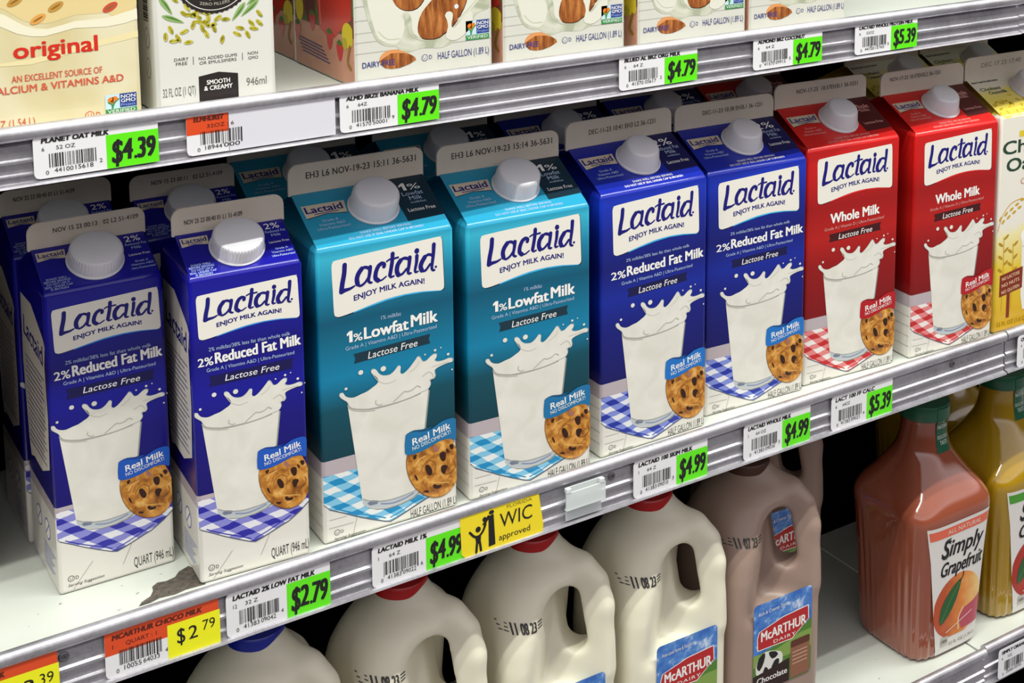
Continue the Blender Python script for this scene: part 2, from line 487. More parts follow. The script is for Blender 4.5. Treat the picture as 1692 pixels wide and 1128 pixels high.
def lactaid(theme, size, root, cap_style='ribbed'):
    th = THEMES[theme]; Q = size == 'quart'
    W = D = 70.0 if Q else 95.25
    H, r, f = (195.9, 18.4, 15.3) if Q else (198.6, 24.5, 18.7)
    zw, zg = (50, 58) if Q else (46, 57)
    bm = carton_mat('carton_print_'+theme, H, zw, zg, th['stops'])
    gable_body(W, D, H, r, bm, root)
    fin(W, f, H+r, FINM, root)
    FR = front_frame(W, D); RF = roof_frame(W, D, H, r)
    clip = (0.4, W-0.4, 0.6, H-1.6)
    LOGO = xfA(.813, -4.0, .745, 43.6) if Q else None
    GL = xfA(.84, -12.2+1.5, .85, 26.0) if Q else None
    # white logo panel with its swoosh
    A = Art(clip); A.xf = LOGO
    pan = [(13.6, 190.2), (40, 191.3), (83.2, 193.0), (85.6, 192.2), (86.9, 190.0), (87.4, 175), (87.9, 159.4), (87.2, 156.8), (85.0, 155.9), (72.8, 157.7), (59.6, 158.4), (46.6, 157.7), (34.3, 155.7), (23.7, 153.6), (15.0, 152.4), (12.2, 153.1), (10.9, 155.7), (10.5, 170), (10.0, 186.0), (11, 189)]
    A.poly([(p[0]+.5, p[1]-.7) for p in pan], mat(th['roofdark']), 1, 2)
    A.poly([(24, 152.9), (34, 154.7), (47, 156.6), (60, 157.5), (73, 156.9), (86, 155.3), (84, 162), (30, 162)], mat(th['swoosh']), 1.6)
    A.poly(pan, mat('#E6E2D8', .42), 2.2, 2)
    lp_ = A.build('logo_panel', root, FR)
    A = Art(clip); A.xf = LOGO
    logo_letters(A, NAVY, 3.2)
    A.text('ENJOY MILK AGAIN!', 24.6, 73.8, 161.0, 3.5, NAVY, 3.2, bold=.05, curve=1.6, rot=.04)
    A.build('logo_lettering', lp_, FR, 'navy script logo and slogan')
    # product wording
    WHT = mat('#EDEBE8', .4); PALE = mat('#A9BCDA' if theme != 'red' else '#D89A94', .45)
    A = Art(clip)
    if Q:
        A.text('2% milkfat/38% less fat than whole milk', 10.5, 61, 149.2, 2.3, PALE, 3)
        A.text('2%', 3.8, 13.0, 140.4, 5.2, WHT, 3, bold=.03); A.text('Reduced Fat Milk', 14.4, 67.4, 140.8, 6.6, WHT, 3, bold=.055, rot=.02)
        A.text('Grade A | Vitamins A&D | Ultra-Pasteurized', 8.8, 63.2, 136.3, 2.2, PALE, 3)
        A.poly([(10.3, 133.3), (62.4, 133.8), (61.4, 130.4), (61.8, 127.2), (10, 126.8), (11.2, 130)], mat(th['ribbon']), 2)
        A.text('Lactose Free', 19.7, 53.5, 128.4, 3.9, WHT, 3, shear=.2, bold=.008)
    elif theme == 'teal':
        A.text('1% milkfat', 42.8, 56.7, 144.4, 2.6, PALE, 3, bold=.01)
        A.poly([(20.6, 133.8), (22.9, 133.8), (22.9, 141.4), (20.9, 141.4), (19.0, 139.9), (19.0, 138.3), (20.6, 139)], WHT, 3); A.text('%', 23.6, 29.6, 133.8, 5.0, WHT, 3, bold=.03)
        A.text('Lowfat', 31.0, 61.6, 133.9, 7.6, WHT, 3, bold=.055); A.text('Milk', 63.8, 82.5, 135, 7.9, WHT, 3, bold=.055)
        A.text('Grade A | Vitamins A&D | Ultra-Pasteurized', 18, 82, 128.8, 2.5, PALE, 3, rot=.025)
    elif theme == 'blue':
        A.text('2% milkfat/38% less fat than whole milk', 22, 79, 146, 2.3, PALE, 3, rot=.01)
        A.text('2%', 9, 21.5, 134.6, 5.6, WHT, 3, bold=.03); A.text('Reduced Fat Milk', 23, 92, 135.2, 7.2, WHT, 3, bold=.055, rot=.02)
        A.text('Grade A | Vitamins A&D | Ultra-Pasteurized', 18, 82, 129.2, 2.4, PALE, 3, rot=.02)
    else:
        A.text('Whole Milk', 24.5, 75, 134.4, 8.0, WHT, 3, bold=.055, rot=.02)
        A.text('Grade A | Vitamin D | Ultra-Pasteurized', 18.5, 80, 128.8, 2.4, PALE, 3, rot=.025)
    if not Q:
        A.poly([(23.3, 125.4), (77.2, 127.3), (76.1, 124.1), (77.1, 120.8), (23.5, 118.9), (24.5, 122.3)], mat(th['ribbon']), 2)
        A.text('Lactose Free', 33.1, 68, 119.9, 4.6, WHT, 3, shear=.2, bold=.008, rot=.03)
    A.build('product_lettering', root, FR, 'white wording and dark ribbon')
    # chequered cloth
    A = Art(clip)
    if Q: A.xf = xfA(.78, -1.5, .83, 16.1)
    cm = gingham('gingham_print_'+theme, *th['cloth'])
    cl = [(-.3, 47), (25, 46.8), (60, 44.5), (97, 42), (97, 30), (84, 19), (73.8, 13), (67.9, 11.1), (59.1, 7.9), (51.2, 5.2), (46.2, 3.8), (41.9, 5.1), (32.3, 9.4), (21.4, 14.8), (13.4, 19.3), (4.2, 24.1), (0.2, 28.7), (-1.1, 32.6), (0, 37.7)]
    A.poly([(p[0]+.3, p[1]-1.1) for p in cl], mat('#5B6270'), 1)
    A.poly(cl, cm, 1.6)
    A.stroke([(8, 23.4), (21, 16.6), (33, 11.4), (43, 6.6)], .8, mat(th['cloth'][0]), 2.2, cap=False)
    A.stroke([(46, 6), (56, 9), (66, 13), (76, 17)], .8, mat(th['cloth'][0]), 2.2, cap=False)
    A.build('cloth_print', root, FR, 'chequered cloth picture')
    # glass of milk with splash
    A = Art(clip); A.xf = GL
    glass = [(18.3, 91.7), (21.5, 95), (60, 95), (75.2, 89), (71.5, 60), (67.3, 24), (66.5, 18), (62.1, 15.6), (53.5, 13.8), (43.5, 13.5), (35.2, 15.3), (29.7, 18.3), (27, 21.6)]
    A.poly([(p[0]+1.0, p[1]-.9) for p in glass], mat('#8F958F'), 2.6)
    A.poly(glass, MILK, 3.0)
    A.poly([(27.1, 24.6), (35.3, 20.8), (46.5, 18.9), (56.4, 19.3), (65.1, 20.4), (66.3, 18), (62.1, 16), (53.5, 14.3), (43.5, 14), (35.2, 15.8), (29.7, 18.7), (27.2, 21.8)], mat('#B9C0C4', .3), 3.5)
    A.poly([(30, 20.6), (33, 22), (38, 20.4), (37, 18.3), (32, 18.6)], mat('#70788C'), 4)
    A.stroke([(40, 17.6), (48, 15.8), (57, 16.8), (63, 18.6)], .9, mat('#7D86A8'), 4)
    A.stroke([(27.2, 24.6), (35.3, 20.4), (46.5, 18.6), (57, 19), (65.4, 20.4)], .5, mat('#9A9A94'), 4.2)
    A.poly(TR['splash'], mat('#8FA0A8'), 4.4, 2)
    A.poly([(48+(p[0]-48)*.985, 95+(p[1]-95)*.97) for p in TR['splash']], MILK, 4.8, 2)
    for (x, y), rr_ in zip(TR['drops'], (1.7, 1.9, 1.0, .9, .5, .6, 1.0, .5, .6)): A.ell(x, y, rr_, rr_*.95, MILK, 4.8)
    GREY = mat('#A9A79C')
    A.stroke(TR['rimline'], .75, GREY, 5.2, w2=.5); A.stroke([(p[0]+.3, p[1]-1.3) for p in TR['rimline'][:4]], .4, mat('#BDBAB0'), 5.2)
    A.stroke([(49.8, 86.2), (54.1, 89.2), (57.8, 91.6), (60.2, 91), (63.9, 91.6), (67, 93.3), (69.4, 91.8)], .7, mat('#AFB2A2'), 5.4)
    A.stroke([(37.9, 90.4), (37.6, 88.1), (40.2, 86.4), (42, 86.8)], .8, mat('#B4B1A6'), 5.4)
    A.stroke([(36, 109), (40, 103), (46, 100), (52, 101)], .5, mat('#C2BFB4'), 5.4); A.stroke([(62, 104), (67, 107), (69, 110)], .5, mat('#C2BFB4'), 5.4)
    A.stroke([(71, 99), (76, 101), (79, 97), (76, 95)], .6, mat('#BBB8AD'), 5.4); A.stroke([(78, 104), (84, 104.6), (90, 105)], .5, mat('#C6C3B8'), 5.4)
    A.build('milk_glass_print', root, FR, 'picture of a splashing glass of milk')
    # cookie
    A = Art(clip); A.xf = GL
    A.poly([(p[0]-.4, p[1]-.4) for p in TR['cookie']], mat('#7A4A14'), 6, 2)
    A.poly(TR['cookie'], COOK, 6.4, 2)
    CH = mat('#33180A', .35)
    for i in range(1, 11): A.poly(TR['ch%d' % i], CH if i != 9 else mat('#A06A60'), 7, 2)
    A.stroke([(69, 33), (70.5, 36), (75, 38.5), (79, 35.5), (79, 30)], .6, mat('#8A5418'), 7); A.stroke([(86, 26), (90, 25.5), (94, 29), (93, 32.5)], .6, mat('#7A4814'), 7)
    A.stroke([(64, 37), (67, 41), (72, 42.6)], .6, mat('#E6BC74'), 7); A.stroke([(76, 22), (83, 20.5), (89, 19)], .6, mat('#E0B060'), 7)
    A.build('cookie_print', root, FR, 'picture of a chocolate chip cookie')
    # real milk band
    A = Art(clip); A.xf = GL
    B = [(57.9, 60.1), (59.3, 61.4), (64.2, 61.9), (69.7, 60.2), (76.8, 60.6), (84, 63.9), (91.3, 64.6), (94.2, 63.5), (95.2, 61.2), (94.8, 50.7), (94, 48.1), (91.1, 49.9), (83.9, 50.7), (75.2, 48), (68.1, 46.4), (61.1, 46.3), (57.3, 48.5)]
    A.poly([(57.9, 60), (59.3, 61.8), (64.2, 62.9), (70, 62.0), (78, 62.2), (70, 59), (62, 58.6)], mat(th['band2']), 7.6, 2)
    A.poly(B, mat(th['band'], .35), 8, 2)
    A.text('Real Milk', 63, 91.2, 52.4, 4.6, WHT, 9, bold=.03, rot=.18, shear=.1); A.text('NO DISCOMFORT!', 63, 91.5, 48.7, 2.7, WHT, 9, rot=.18)
    A.build('ribbon_print', root, FR, 'coloured ribbon with white wording')
    # small print at the foot
    BK = mat('#2A2825', .5); A = Art((.4, W-.4, .5, H))
    if Q:
        A.text('QUART (946 mL)', 44.5, 69, 4.8, 6.4, BK, 2); x0, y0 = 5.4, 8.3
    else:
        A.text('HALF GALLON (1.89 L)', 60.8, 94.6, 1.2, 5.6, BK, 2, rot=.03); x0, y0 = 7.4, 5.4
    A.ell(x0+1.6, y0+1.2, 2.0, 2.0, BK, 1.5); A.ell(x0+1.6, y0+1.2, 1.6, 1.6, mat('#DCD8D0'), 2); A.text('U', x0+.8, x0+2.4, y0+.2, 2, BK, 2.5); A.text('D', x0+4.2, x0+6, y0, 2.2, BK, 2.5)
    A.text('Serving Suggestion', x0-.4, x0+21, y0-4, 1.8, BK, 2, shear=.3, bold=.01)
    PL = mat('#A9A49C')
    pl = [[(4, 16.2), (16, 16.0)], [(3.6, 10.6), (20.5, 10.2)], [(22.7, 12.6), (20, 2.2)]] if not Q else [[(20, 17), (8, 2)], [(44, 22), (38, 9)]]
    for q in pl: A.stroke(q, .45, PL, 1.2, smooth=0, cap=False)
    A.build('small_print', root, FR)
    # roof panel printing
    A = Art((.6, W-.6, 1.8, math.hypot(r, D/2)-1))
    sl = math.hypot(r, D/2)
    TAN = mat('#CDBFA8', .5)
    if Q:
        A.poly([(3.2, 34.5), (20.1, 34.5), (19.5, 26.9), (11, 28.4), (3.1, 27)], TAN, 2); A.text('Lactaid', 4.2, 18.8, 30, 3.6, NAVY, 3, bold=.04); A.stroke([(7, 28.9), (16, 28.9)], .5, NAVY, 3, cap=False)
        A.text('2%', 55.6, 65, 31, 4.8, WHT, 3); A.text('Reduced Fat', 55, 67.8, 27.6, 2.1, PALE, 3); A.text('Milk', 58, 64, 24.2, 2.2, PALE, 3)
        A.text('Lactose Free', 54.9, 67.5, 18.5, 1.9, WHT, 3, bold=.01)
        A.text('Grade A', 57, 65, 12.6, 1.6, PALE, 3); A.text('Vitamins A&D', 54, 67.6, 9.8, 1.7, PALE, 3, bold=.01); A.text('Ultra-Pasteurized', 53.5, 67.8, 6.8, 1.7, PALE, 3, bold=.01)
        for i, t in enumerate(['SHAKE WELL', 'BEFORE SERVING', 'DO NOT USE IF', 'SEAL UNDER CAP', 'IS BROKEN']):
            hw = (6, 7.5, 6.5, 8, 5)[i]; A.text(t, 10.4-hw, 10.4+hw, 10.4-i*2.15, 1.6, PALE, 3, bold=.01)
    else:
        A.poly([(66.8, sl), (W, sl), (W, 12.2), (67.6, 11)], mat(th['roofdark'], .35), 1.4)
        A.poly([(4.2, 40.2), (33, 40), (31.4, 28.9), (18, 30.6), (4.4, 28)], mat('#0A2440' if theme != 'red' else '#3A0A0A'), 1.7); A.poly([(3.8, 40.6), (33.2, 40.4), (31.8, 29.4), (18, 31.1), (4.2, 28.7)], TAN, 2)
        A.text('Lactaid', 5.4, 30.4, 33.2, 5.8, NAVY, 3, bold=.045); A.stroke([(10, 31.6), (27, 32)], .7, NAVY, 3, cap=False)
        if theme == 'teal': A.poly([(75.7, 39.4), (78, 39.4), (78, 46.6), (76.2, 46.6), (73.4, 44.6), (73.4, 42.9), (75.7, 44.2)], WHT, 3); A.text('%', 79.4, 88, 39.6, 5.4, WHT, 3, bold=.01)
        if theme == 'blue': A.text('2%', 70.6, 88, 39.4, 7.2, WHT, 3, bold=.02)
        if theme == 'red': A.text('Whole', 71.5, 89, 38.6, 5.2, PALE, 3, bold=.02)
        A.text({'teal': 'Lowfat', 'blue': 'Reduced Fat', 'red': 'Milk'}[theme], 73 if theme != 'blue' else 69.5, 88 if theme != 'blue' else 91, 34.4, 3.6, PALE, 3)
        if theme != 'red': A.text('Milk', 76.4, 85.6, 29.8, 3.6, PALE, 3); A.text('milkfat', 76, 87, 26.6, 1.8, PALE, 3)
        A.text('Lactose Free', 71.4, 90.8, 19.2, 3.2, WHT if theme != 'red' else PALE, 3)
        for i, (t, a_, b_) in enumerate([('Grade A', 13, 24), ('Vitamins A&D', 10, 27.4), ('Ultra-Pasteurized', 7.5, 29.5)]): A.text(t, a_, b_, 23.6-i*3.5, 2.3, PALE, 3)
        A.text('SHAKE WELL BEFORE SERVING', 32.7, 68.2, 7.6, 2.0, PALE if theme != 'blue' else WHT, 3, bold=.01); A.text('DO NOT USE IF SEAL UNDER CAP IS BROKEN', 24, 75.6, 4.2, 2.0, PALE if theme != 'blue' else WHT, 3, bold=.01)
    A.build('roof_lettering', root, RF)
    # information panel on the left side
    A = Art((1, D-1, 1, H-2))
    if Q:
        A.poly([(6, 178), (64, 166), (64, 150), (62, 80), (20, 72), (8, 80)], mat('#CDC6BC'), 1.5, 2)
        A.text('Lactaid', 10, 60, 152, 13, NAVY, 2.5, bold=.03, rot=-.1)
        for i in range(17): A.stroke([(10+(i % 3), 138-i*3.6), (60-(i*7) % 9, 138-i*3.6)], 1.0, mat('#6A6480'), 2.5, smooth=0, cap=False)
        for x_ in (16, 38): A.ell(x_+8, 34, 7, 7, mat('#4A58A8'), 1.5); A.ell(x_+8, 34, 6, 6, mat('#DCD8D0'), 2); A.stroke([(x_+4, 30), (x_+12, 38)], 1, mat('#4A58A8'), 2.5, smooth=0)
        for i in range(7): A.stroke([(34, 22-i*2.4), (64-(i*5) % 11, 22-i*2.4)], .7, mat('#7A86C0'), 2, smooth=0, cap=False)
    else:
        for i in range(4): A.stroke([(60, 38-i*9), (94, 38-i*9)], .6, PL, 1.5, smooth=0, cap=False)
    A.build('side_panel_print', root, left_frame(W, D))
    screw_cap(*( (35, 20.5) if Q else (50, 29.5)), W, D, H, r, root, cap_style)
    return W, D, H, r, f

def carton_loc(x, y, th, W, D):
    c, s_ = math.cos(th), math.sin(th)
    return (x+c*W/2-s_*D/2, y+s_*W/2+c*D/2, 0.0)

def date_stamp(root, W, f, z0, s, x0, x1, h=4.2, m='#3A3634', y=8):
    A = Art()
    A.text(s, x0, x1, y, h, mat(m, .6), 1.4, space=1.05, rot=.01, bold=.03)
    return A.build('date_stamp', root, fin_frame(W, 0, z0))
# ---------------------------------------------------------------- shelves
S_UP, S_MID, S_LOW = 302.0, 0.0, -301.4
def steel_mat():
    m = NM('brushed_aluminium', rough=0.36, metal=0.78)
    x, y, z = m.objxyz()
    n = m.noise(35, m.vec, 4, .6)
    sc = m.noise(400, m.vec, 2)
    k = m.math('ADD', m.math('MULTIPLY', n, .7), m.math('MULTIPLY', sc, .3))
    m.l(m.math('ADD', m.math('MULTIPLY', n, .16), .33), m.b.inputs['Roughness'])
    return m.col(m.ramp(k, [(0.3, '#A09EA4'), (0.5, '#BCBAC0'), (0.75, '#D0CED4')]))
STEEL = steel_mat()
def deck_mat():
    m = NM('enamelled_shelf', rough=0.35, coat=0.2)
    x, y, z = m.objxyz()
    n = m.noise(12, m.vec, 4, .6); s_ = m.noise(220, m.vec, 2, .5)
    c = m.mix(n, '#BCC0B7', '#CBCFC8')
    return m.col(m.mix(m.math('GREATER_THAN', s_, .74), c, '#8F8C80'))
DECK = deck_mat()

def shelf(x0, x1, S, zs, label, y0=0.0):
    root = empty('shelf', ((x0+x1)/2, 240, S), 0, label, 'shelf', None)
    h = (x1-x0)/2
    def ext(prof, m, name, bev=0):
        n = len(prof)
        V = [Vector((-h, y-240+y0, z))*MM for y, z in prof]+[Vector((h, y-240+y0, z))*MM for y, z in prof]
        F = [(i, (i+1) % n, (i+1) % n+n, i+n) for i in range(n)]+[tuple(reversed(range(n))), tuple(range(n, 2*n))]
        F = [tuple(reversed(f)) for f in F]
        o = add_obj(name, V, F, [m], parent=root)
        bm_ = bmesh.new(); bm_.from_mesh(o.data); bmesh.ops.recalc_face_normals(bm_, faces=bm_.faces); bm_.to_mesh(o.data); bm_.free()
        if bev:
            o.data.polygons.foreach_set('use_smooth', [True]*len(o.data.polygons))
            o.data.set_sharp_from_angle(angle=math.radians(32))
        return o
    ext([(6, -4), (6, -.1), (247, -.1), (247, -22), (244, -22), (244, -4)], DECK, 'deck')
    arc = [(2+4.5*math.cos(math.radians(a)), 3+4.5*math.sin(math.radians(a))) for a in range(20, 301, 14)]
    ch = [(3.2, -2.5), (1.6, -3.5), (1.6, -13*zs), (-.2, -14*zs), (-.2, -15.6*zs), (1.4, -16.6*zs), (1.4, -22.5*zs), (-.4, -23.3*zs), (-.4, -24.2*zs), (1.2, -25*zs), (.8, -28.6*zs), (-2.8, -29.4*zs), (-3.4, -30.8*zs), (-2.8, -31.2*zs), (5.5, -31.2*zs), (5.5, 0)]
    o = ext(arc+ch, STEEL, 'price_rail', 1)
    return root
L1 = shelf(-320, 797.5, S_UP, .84, 'upper white refrigerator shelf carrying the plant milk cartons, aluminium price rail along its edge')
shelf(800, 1500, S_UP, .84, 'short end of the upper shelf beyond the joint at the far right', 2)
L2_ = shelf(-320, 797.5, S_MID, 1., 'middle white refrigerator shelf under the blue, teal and red cartons')
shelf(800, 1500, S_MID, 1., 'middle shelf section right of the rail joint, under the yellow oat carton', 1)
L3_ = shelf(-320, 789.5, S_LOW, 1., 'bottom white shelf holding the milk jugs and the pink juice bottle')
shelf(792, 1500, S_LOW, 1., 'bottom shelf section at the right edge under the yellow juice bottle', 3)
# peeled rusty patch on the middle shelf
A = Art()
def rustm():
    m = NM('rust', rough=.8); m.uvxy(); n = m.noise(30, m.vec, 6, .7)
    m.bump(n, .6)
    return m.col(m.ramp(n, [(0.3, '#24211E'), (0.48, '#4C4842'), (0.6, '#5E5044'), (0.75, '#807C74')]))
A.poly([(51, 17), (54, 21), (60, 24), (63, 29), (64, 34), (68, 37), (73, 35.5), (79, 37), (83, 42), (90, 45), (92, 40), (92, 18), (80, 19), (73, 17.5), (64, 19), (58, 17)], rustm(), 1, 0)
A.build('rust_patch', L2_, lambda u, v, L: Vector((u-238.75, v-240, .15))*MM, 'dark peeled patch of rust')
for sx, S, r_ in ((3.5, S_MID, L2_), (382, S_MID, L2_), (732.5, S_MID, L2_)):
    vs, fs = lathe([(3.1, 0), (3.1, .5), (2.4, 1.0), (1.2, 1.05), (1.0, .4), (.1, .4)], 20)
    V = [Vector((sx-238.75+v[0], 1.5-240-v[2], -7+v[1]))*MM for v in vs]
    add_obj('screw', V, [tuple(f) for f in fs], [mat('#6E6C70', .4, .6)], parent=r_, smooth=False)

# ---------------------------------------------------------------- price tags
INK = mat('#161414', .55)
CARDW = mat('#E4E3E6', .38, coat=.25)
def barcode(A, x0, x1, y0, y1, seed, m=None):
    R = random.Random(seed); x = x0
    while x < x1-.3:
        w = R.choice((.28, .28, .5, .8)); A.rect(x, y0-(1.2 if R.random() < .12 else 0), min(x+w, x1), y1, m or INK, 2); x += w+R.choice((.3, .35, .6, .9))
def price_tag(x, S, zs, name, qty, size, code, price, label, name_to=39, style='green', w=67.5, kind='price_tag', cut=None):
    root = empty(kind, (x+w/2, 0, S-29.2*zs + (1.2 if zs < 1 else 0)), 0, label, 'price tag', 'price tags on the shelf rails')
    H = 29.2*zs
    Fm = lambda u, v, L: Vector((u-w/2, -1.0-.07*L, v*zs))*MM
    # card body, slightly bowed, a third of a millimetre thick
    R = 3
    out = [(0, R), (.9, .9), (R, 0), (w, 0), (w, 29.2), (R, 29.2), (.9, 28.3), (0, 26.2)]
    tr = tessellate_polygon([[Vector((p[0], p[1], 0)) for p in out]])
    n = len(out)
    V = [Vector((p[0]-w/2, -1.0, p[1]*zs))*MM for p in out]+[Vector((p[0]-w/2, -.65, p[1]*zs))*MM for p in out]
    F = [tuple(t) for t in tr]+[tuple(k+n for k in reversed(t)) for t in tr]+[(i, i+n, (i+1) % n+n, (i+1) % n) for i in range(n)]
    add_obj('card', V, F, [CARDW], parent=root)
    A = Art(); B = Art(); G = Art(); P_ = Art()
    if style == 'green':
        G.rect(38.6, 0.1, w, 23.2, mat('#5FE40C', .35, coat=.3), 1)
        P_.text('$', 41.6, 47.2, 3.6, 15.5, INK, 2, bold=.03, shear=.1); P_.text(price[0], 47.6, 52.6, 5.2, 13.6, INK, 2, bold=.05, shear=.1)
        P_.ell(54.4, 5.8, .9, 1.2, INK, 2)
        P_.text(price[2:], 55.8, 65.4, 5.0, 13.6, INK, 2, bold=.05, shear=.1)
        g_ = G.build('price_sticker', root, Fm, 'bright green sticker'); P_.build('price_lettering', g_, Fm)
    elif style == 'orange':
        A.poly([(0, 14.6), (w, 14.6), (w, 29.2), (0, 29.2)], mat('#D6481A', .4, coat=.2), .6)
        if price:
            G.rect(36.3, -.2, w+.6, 21.8, mat('#ECEA12', .35, coat=.3), 1)
            P_.text('$', 42, 46.6, 8, 9.5, INK, 2, bold=.02); P_.text(price[0], 49, 54.2, 8.4, 8.4, INK, 2, bold=.02); P_.text(price[2:], 57.4, 65, 11.4, 6.4, INK, 2, bold=.01)
            g_ = G.build('price_sticker', root, Fm, 'yellow sticker'); P_.build('price_lettering', g_, Fm)
    A.text(name, 4.4, name_to, 23.8, 3.0, INK if style == 'green' else mat('#5A1C10'), 2, bold=.1, shear=.12)
    A.text(qty, 4.4, 4.75 if qty == '1' else 6.8 if len(qty) > 1 else 5.8, 18.4, 2.5, INK, 2); A.text(size, 12, 12+2.0*len(size), 18.6, 2.5, INK if style == 'green' else mat('#5A1C10'), 2)
    g0, g1, c2 = code
    A.text(code[0][0], 6, 7.6, 2.4, 2.6, INK, 2); A.text(code[0][1:], 10.5, 20.5, 3.2, 2.9, INK, 2); A.text(code[1], 21.6, 31.2, 3.4, 2.9, INK, 2); A.text(code[2], 34.6, 36.2, 5.6, 2.6, INK, 2)
    A.build('lettering', root, Fm)
    barcode(B, 8, 33.4, 6.9, 16.2, name)
    B.build('barcode', root, Fm)
    return root
# middle rail
price_tag(-68.0, S_MID, 1, 'MCARTHUR 2% MILK', '1', '1/2 GAL', ('010055', '64046', '4'), '3.39', 'orange and white tag with yellow price sticker cut by the bottom left corner', style='orange')
price_tag(25.7, S_MID, 1, 'MCARTHUR CHOCO MILK', '1', 'QUART : 1', ('010055', '64033', '4'), '2.79', 'orange and white tag with yellow $2.79 sticker below the quart cartons', name_to=57, style='orange')
price_tag(97.8, S_MID, 1, 'LACTAID 2% LOW FAT MILK', '12', '32 Z', ('041383', '09042', '4'), '2.79', 'white tag with green $2.79 sticker, right of the orange tags', name_to=57)
price_tag(194.2, S_MID, 1, 'LACTAID MILK 1%', '1', '64 Z', ('041383', '09022', '6'), '4.99', 'white tag with green $4.99 sticker touching the yellow card', name_to=39)
price_tag(399.8, S_MID, 1, 'LACTAID 100 SKIM MILK', '1', '64 Z', ('041383', '09010', '3'), '4.99', 'white tag with green $4.99 sticker, first one right of the empty clear holder', name_to=53)
price_tag(502.3, S_MID, 1, 'LACTAID WHOLE MILK', '1', '64 OZ', ('041383', '09036', '3'), '4.99', 'white tag with green $4.99 sticker above the brown jugs, rightmost at that price', name_to=47)
price_tag(592.2, S_MID, 1, 'LACT 100 FF CALC', '6', '64OZ', ('041383', '09021', '9'), '5.39', 'white tag with green $5.39 sticker on the middle rail', name_to=47)
price_tag(812.8, S_MID, 1, 'CHOBANI OATMILK', '6', '52OZ', ('081829', '00110', '1'), '4.99', 'white tag on the middle rail cut by the right edge of the photo')
# upper rail
price_tag(2.4, S_UP, .84, 'PLANET OAT MILK', '6', '52 OZ', ('044100', '15618', '2'), '4.39', 'white tag with green $4.39 sticker at the left of the upper rail', name_to=40)
price_tag(180.2, S_UP, .84, 'ALMD BRZE BANANA MILK', '6', '64Z', ('041570', '50001', '9'), '4.79', 'white tag with green $4.79 sticker touching the blank strip on the upper rail', name_to=53)
price_tag(386.4, S_UP, .84, 'BLUED AL BRZ ORG MILK', '6', '64 Z', ('041570', '05617', '2'), '4.79', 'white tag with green $4.79 sticker, middle one of three at that price', name_to=52)
price_tag(505.6, S_UP, .84, 'ALMOND BRZ COCONUT', '6', '64 Z', ('041570', '09915', '5'), '4.79', 'white tag with green $4.79 sticker, rightmost of three at that price', name_to=50)
price_tag(607.2, S_UP, .84, 'LACTAID WHOLE PROTEIN MILK', '6', '52OZ', ('044100', '15765', '3'), '5.39', 'white tag with green $5.39 sticker on the upper rail', name_to=62)
t = price_tag(86.0, S_UP, .84, 'ELMHURST', '', '32OZ : 6', ('018944', '000', ''), None, 'short orange and white tag with barcode under the white oat carton', name_to=22, style='orange', w=24.6)
# bottom rail
price_tag(806.0, S_LOW, 1, 'SIMPLY ORANGE', '6', '52Z', ('025000', '05595', '4'), '4.99', 'white tag on the bottom rail at the lower right corner')
# blank strip
st = add_obj('blank_label_strip', [Vector(v)*MM for v in [(111, -1, 278.6), (177.2, -1, 278.6), (177.2, -1, 303.2), (111, -1, 303.2), (111, -.6, 278.6), (177.2, -.6, 278.6), (177.2, -.6, 303.2), (111, -.6, 303.2)]],
             [(0, 1, 2, 3), (7, 6, 5, 4), (0, 4, 5, 1), (1, 5, 6, 2), (2, 6, 7, 3), (3, 7, 4, 0)], [mat('#D5D4DC', .35)])
tag(st, 'blank pale strip in the upper rail beside the orange tag', 'label strip')
# WIC card
wic = empty('approval_card', (293, -1.2, -29.5), 0, 'yellow card with two black figures and the word approved in the middle rail', 'sign')
Wf = lambda u, v, L: Vector((u-31, -.3-.07*L-.012*max(0, (15-v))*0, v))*MM
V = [(0, 0), (61.5, 1.5), (57, 29), (-3, 30.5)]
V = [(-4+1, 3), (-.5, .3), (4, -.4), (60.5, .6), (61, 6), (57.5, 29.2), (-4, 31)]
YEL = mat('#F0D820', .35, coat=.3)
n = len(V)
vv = [Vector((x-31, -.3, z))*MM for x, z in V]+[Vector((x-31, .3, z))*MM for x, z in V]
add_obj('card', vv, [tuple(range(n)), tuple(reversed(range(n, 2*n)))]+[(i, i+n, (i+1) % n+n, (i+1) % n) for i in range(n)], [YEL], parent=wic)
A = Art()
A.text('WIC', 26.4, 52, 13.6, 10.2, INK, 2, shear=0); A.text('approved', 25.6, 50.2, 4.6, 4.3, INK, 2, bold=.01); A.text('FLORIDA', 32, 52, 26.4, 2.2, mat('#8A7A20'), 2)
A.ell(9.6, 17.8, 2.0, 2.1, INK, 2)
A.stroke([(3.2, 17.4), (6.4, 13.6), (8.6, 12.6)], 1.7, INK, 2); A.stroke([(10.4, 12.6), (13.2, 15.4), (15.2, 19.6)], 1.7, INK, 2)
A.poly([(7.2, 13.6), (11.8, 13.6), (11.4, 7.4), (8.0, 7.4)], INK, 2); A.stroke([(8.6, 8), (8.0, 1.6)], 1.8, INK, 2); A.stroke([(10.8, 8), (11.6, 2.0)], 1.8, INK, 2)
A.ell(14.6, 23.6, 1.6, 1.8, INK, 2); A.stroke([(13.6, 20.4), (16, 22.2), (18.6, 24.6)], 1.4, INK, 2)
A.poly([(17.6, 24.8), (21.6, 25.6), (22.8, 3.0), (17.6, 2.6)], INK, 2); A.stroke([(17.4, 25.0), (15.4, 21.2), (14.6, 18.6)], 1.6, INK, 2); A.ell(20, 27.2, 2.0, 1.5, INK, 2)
A.build('lettering', wic, Wf, 'black figures and wording')
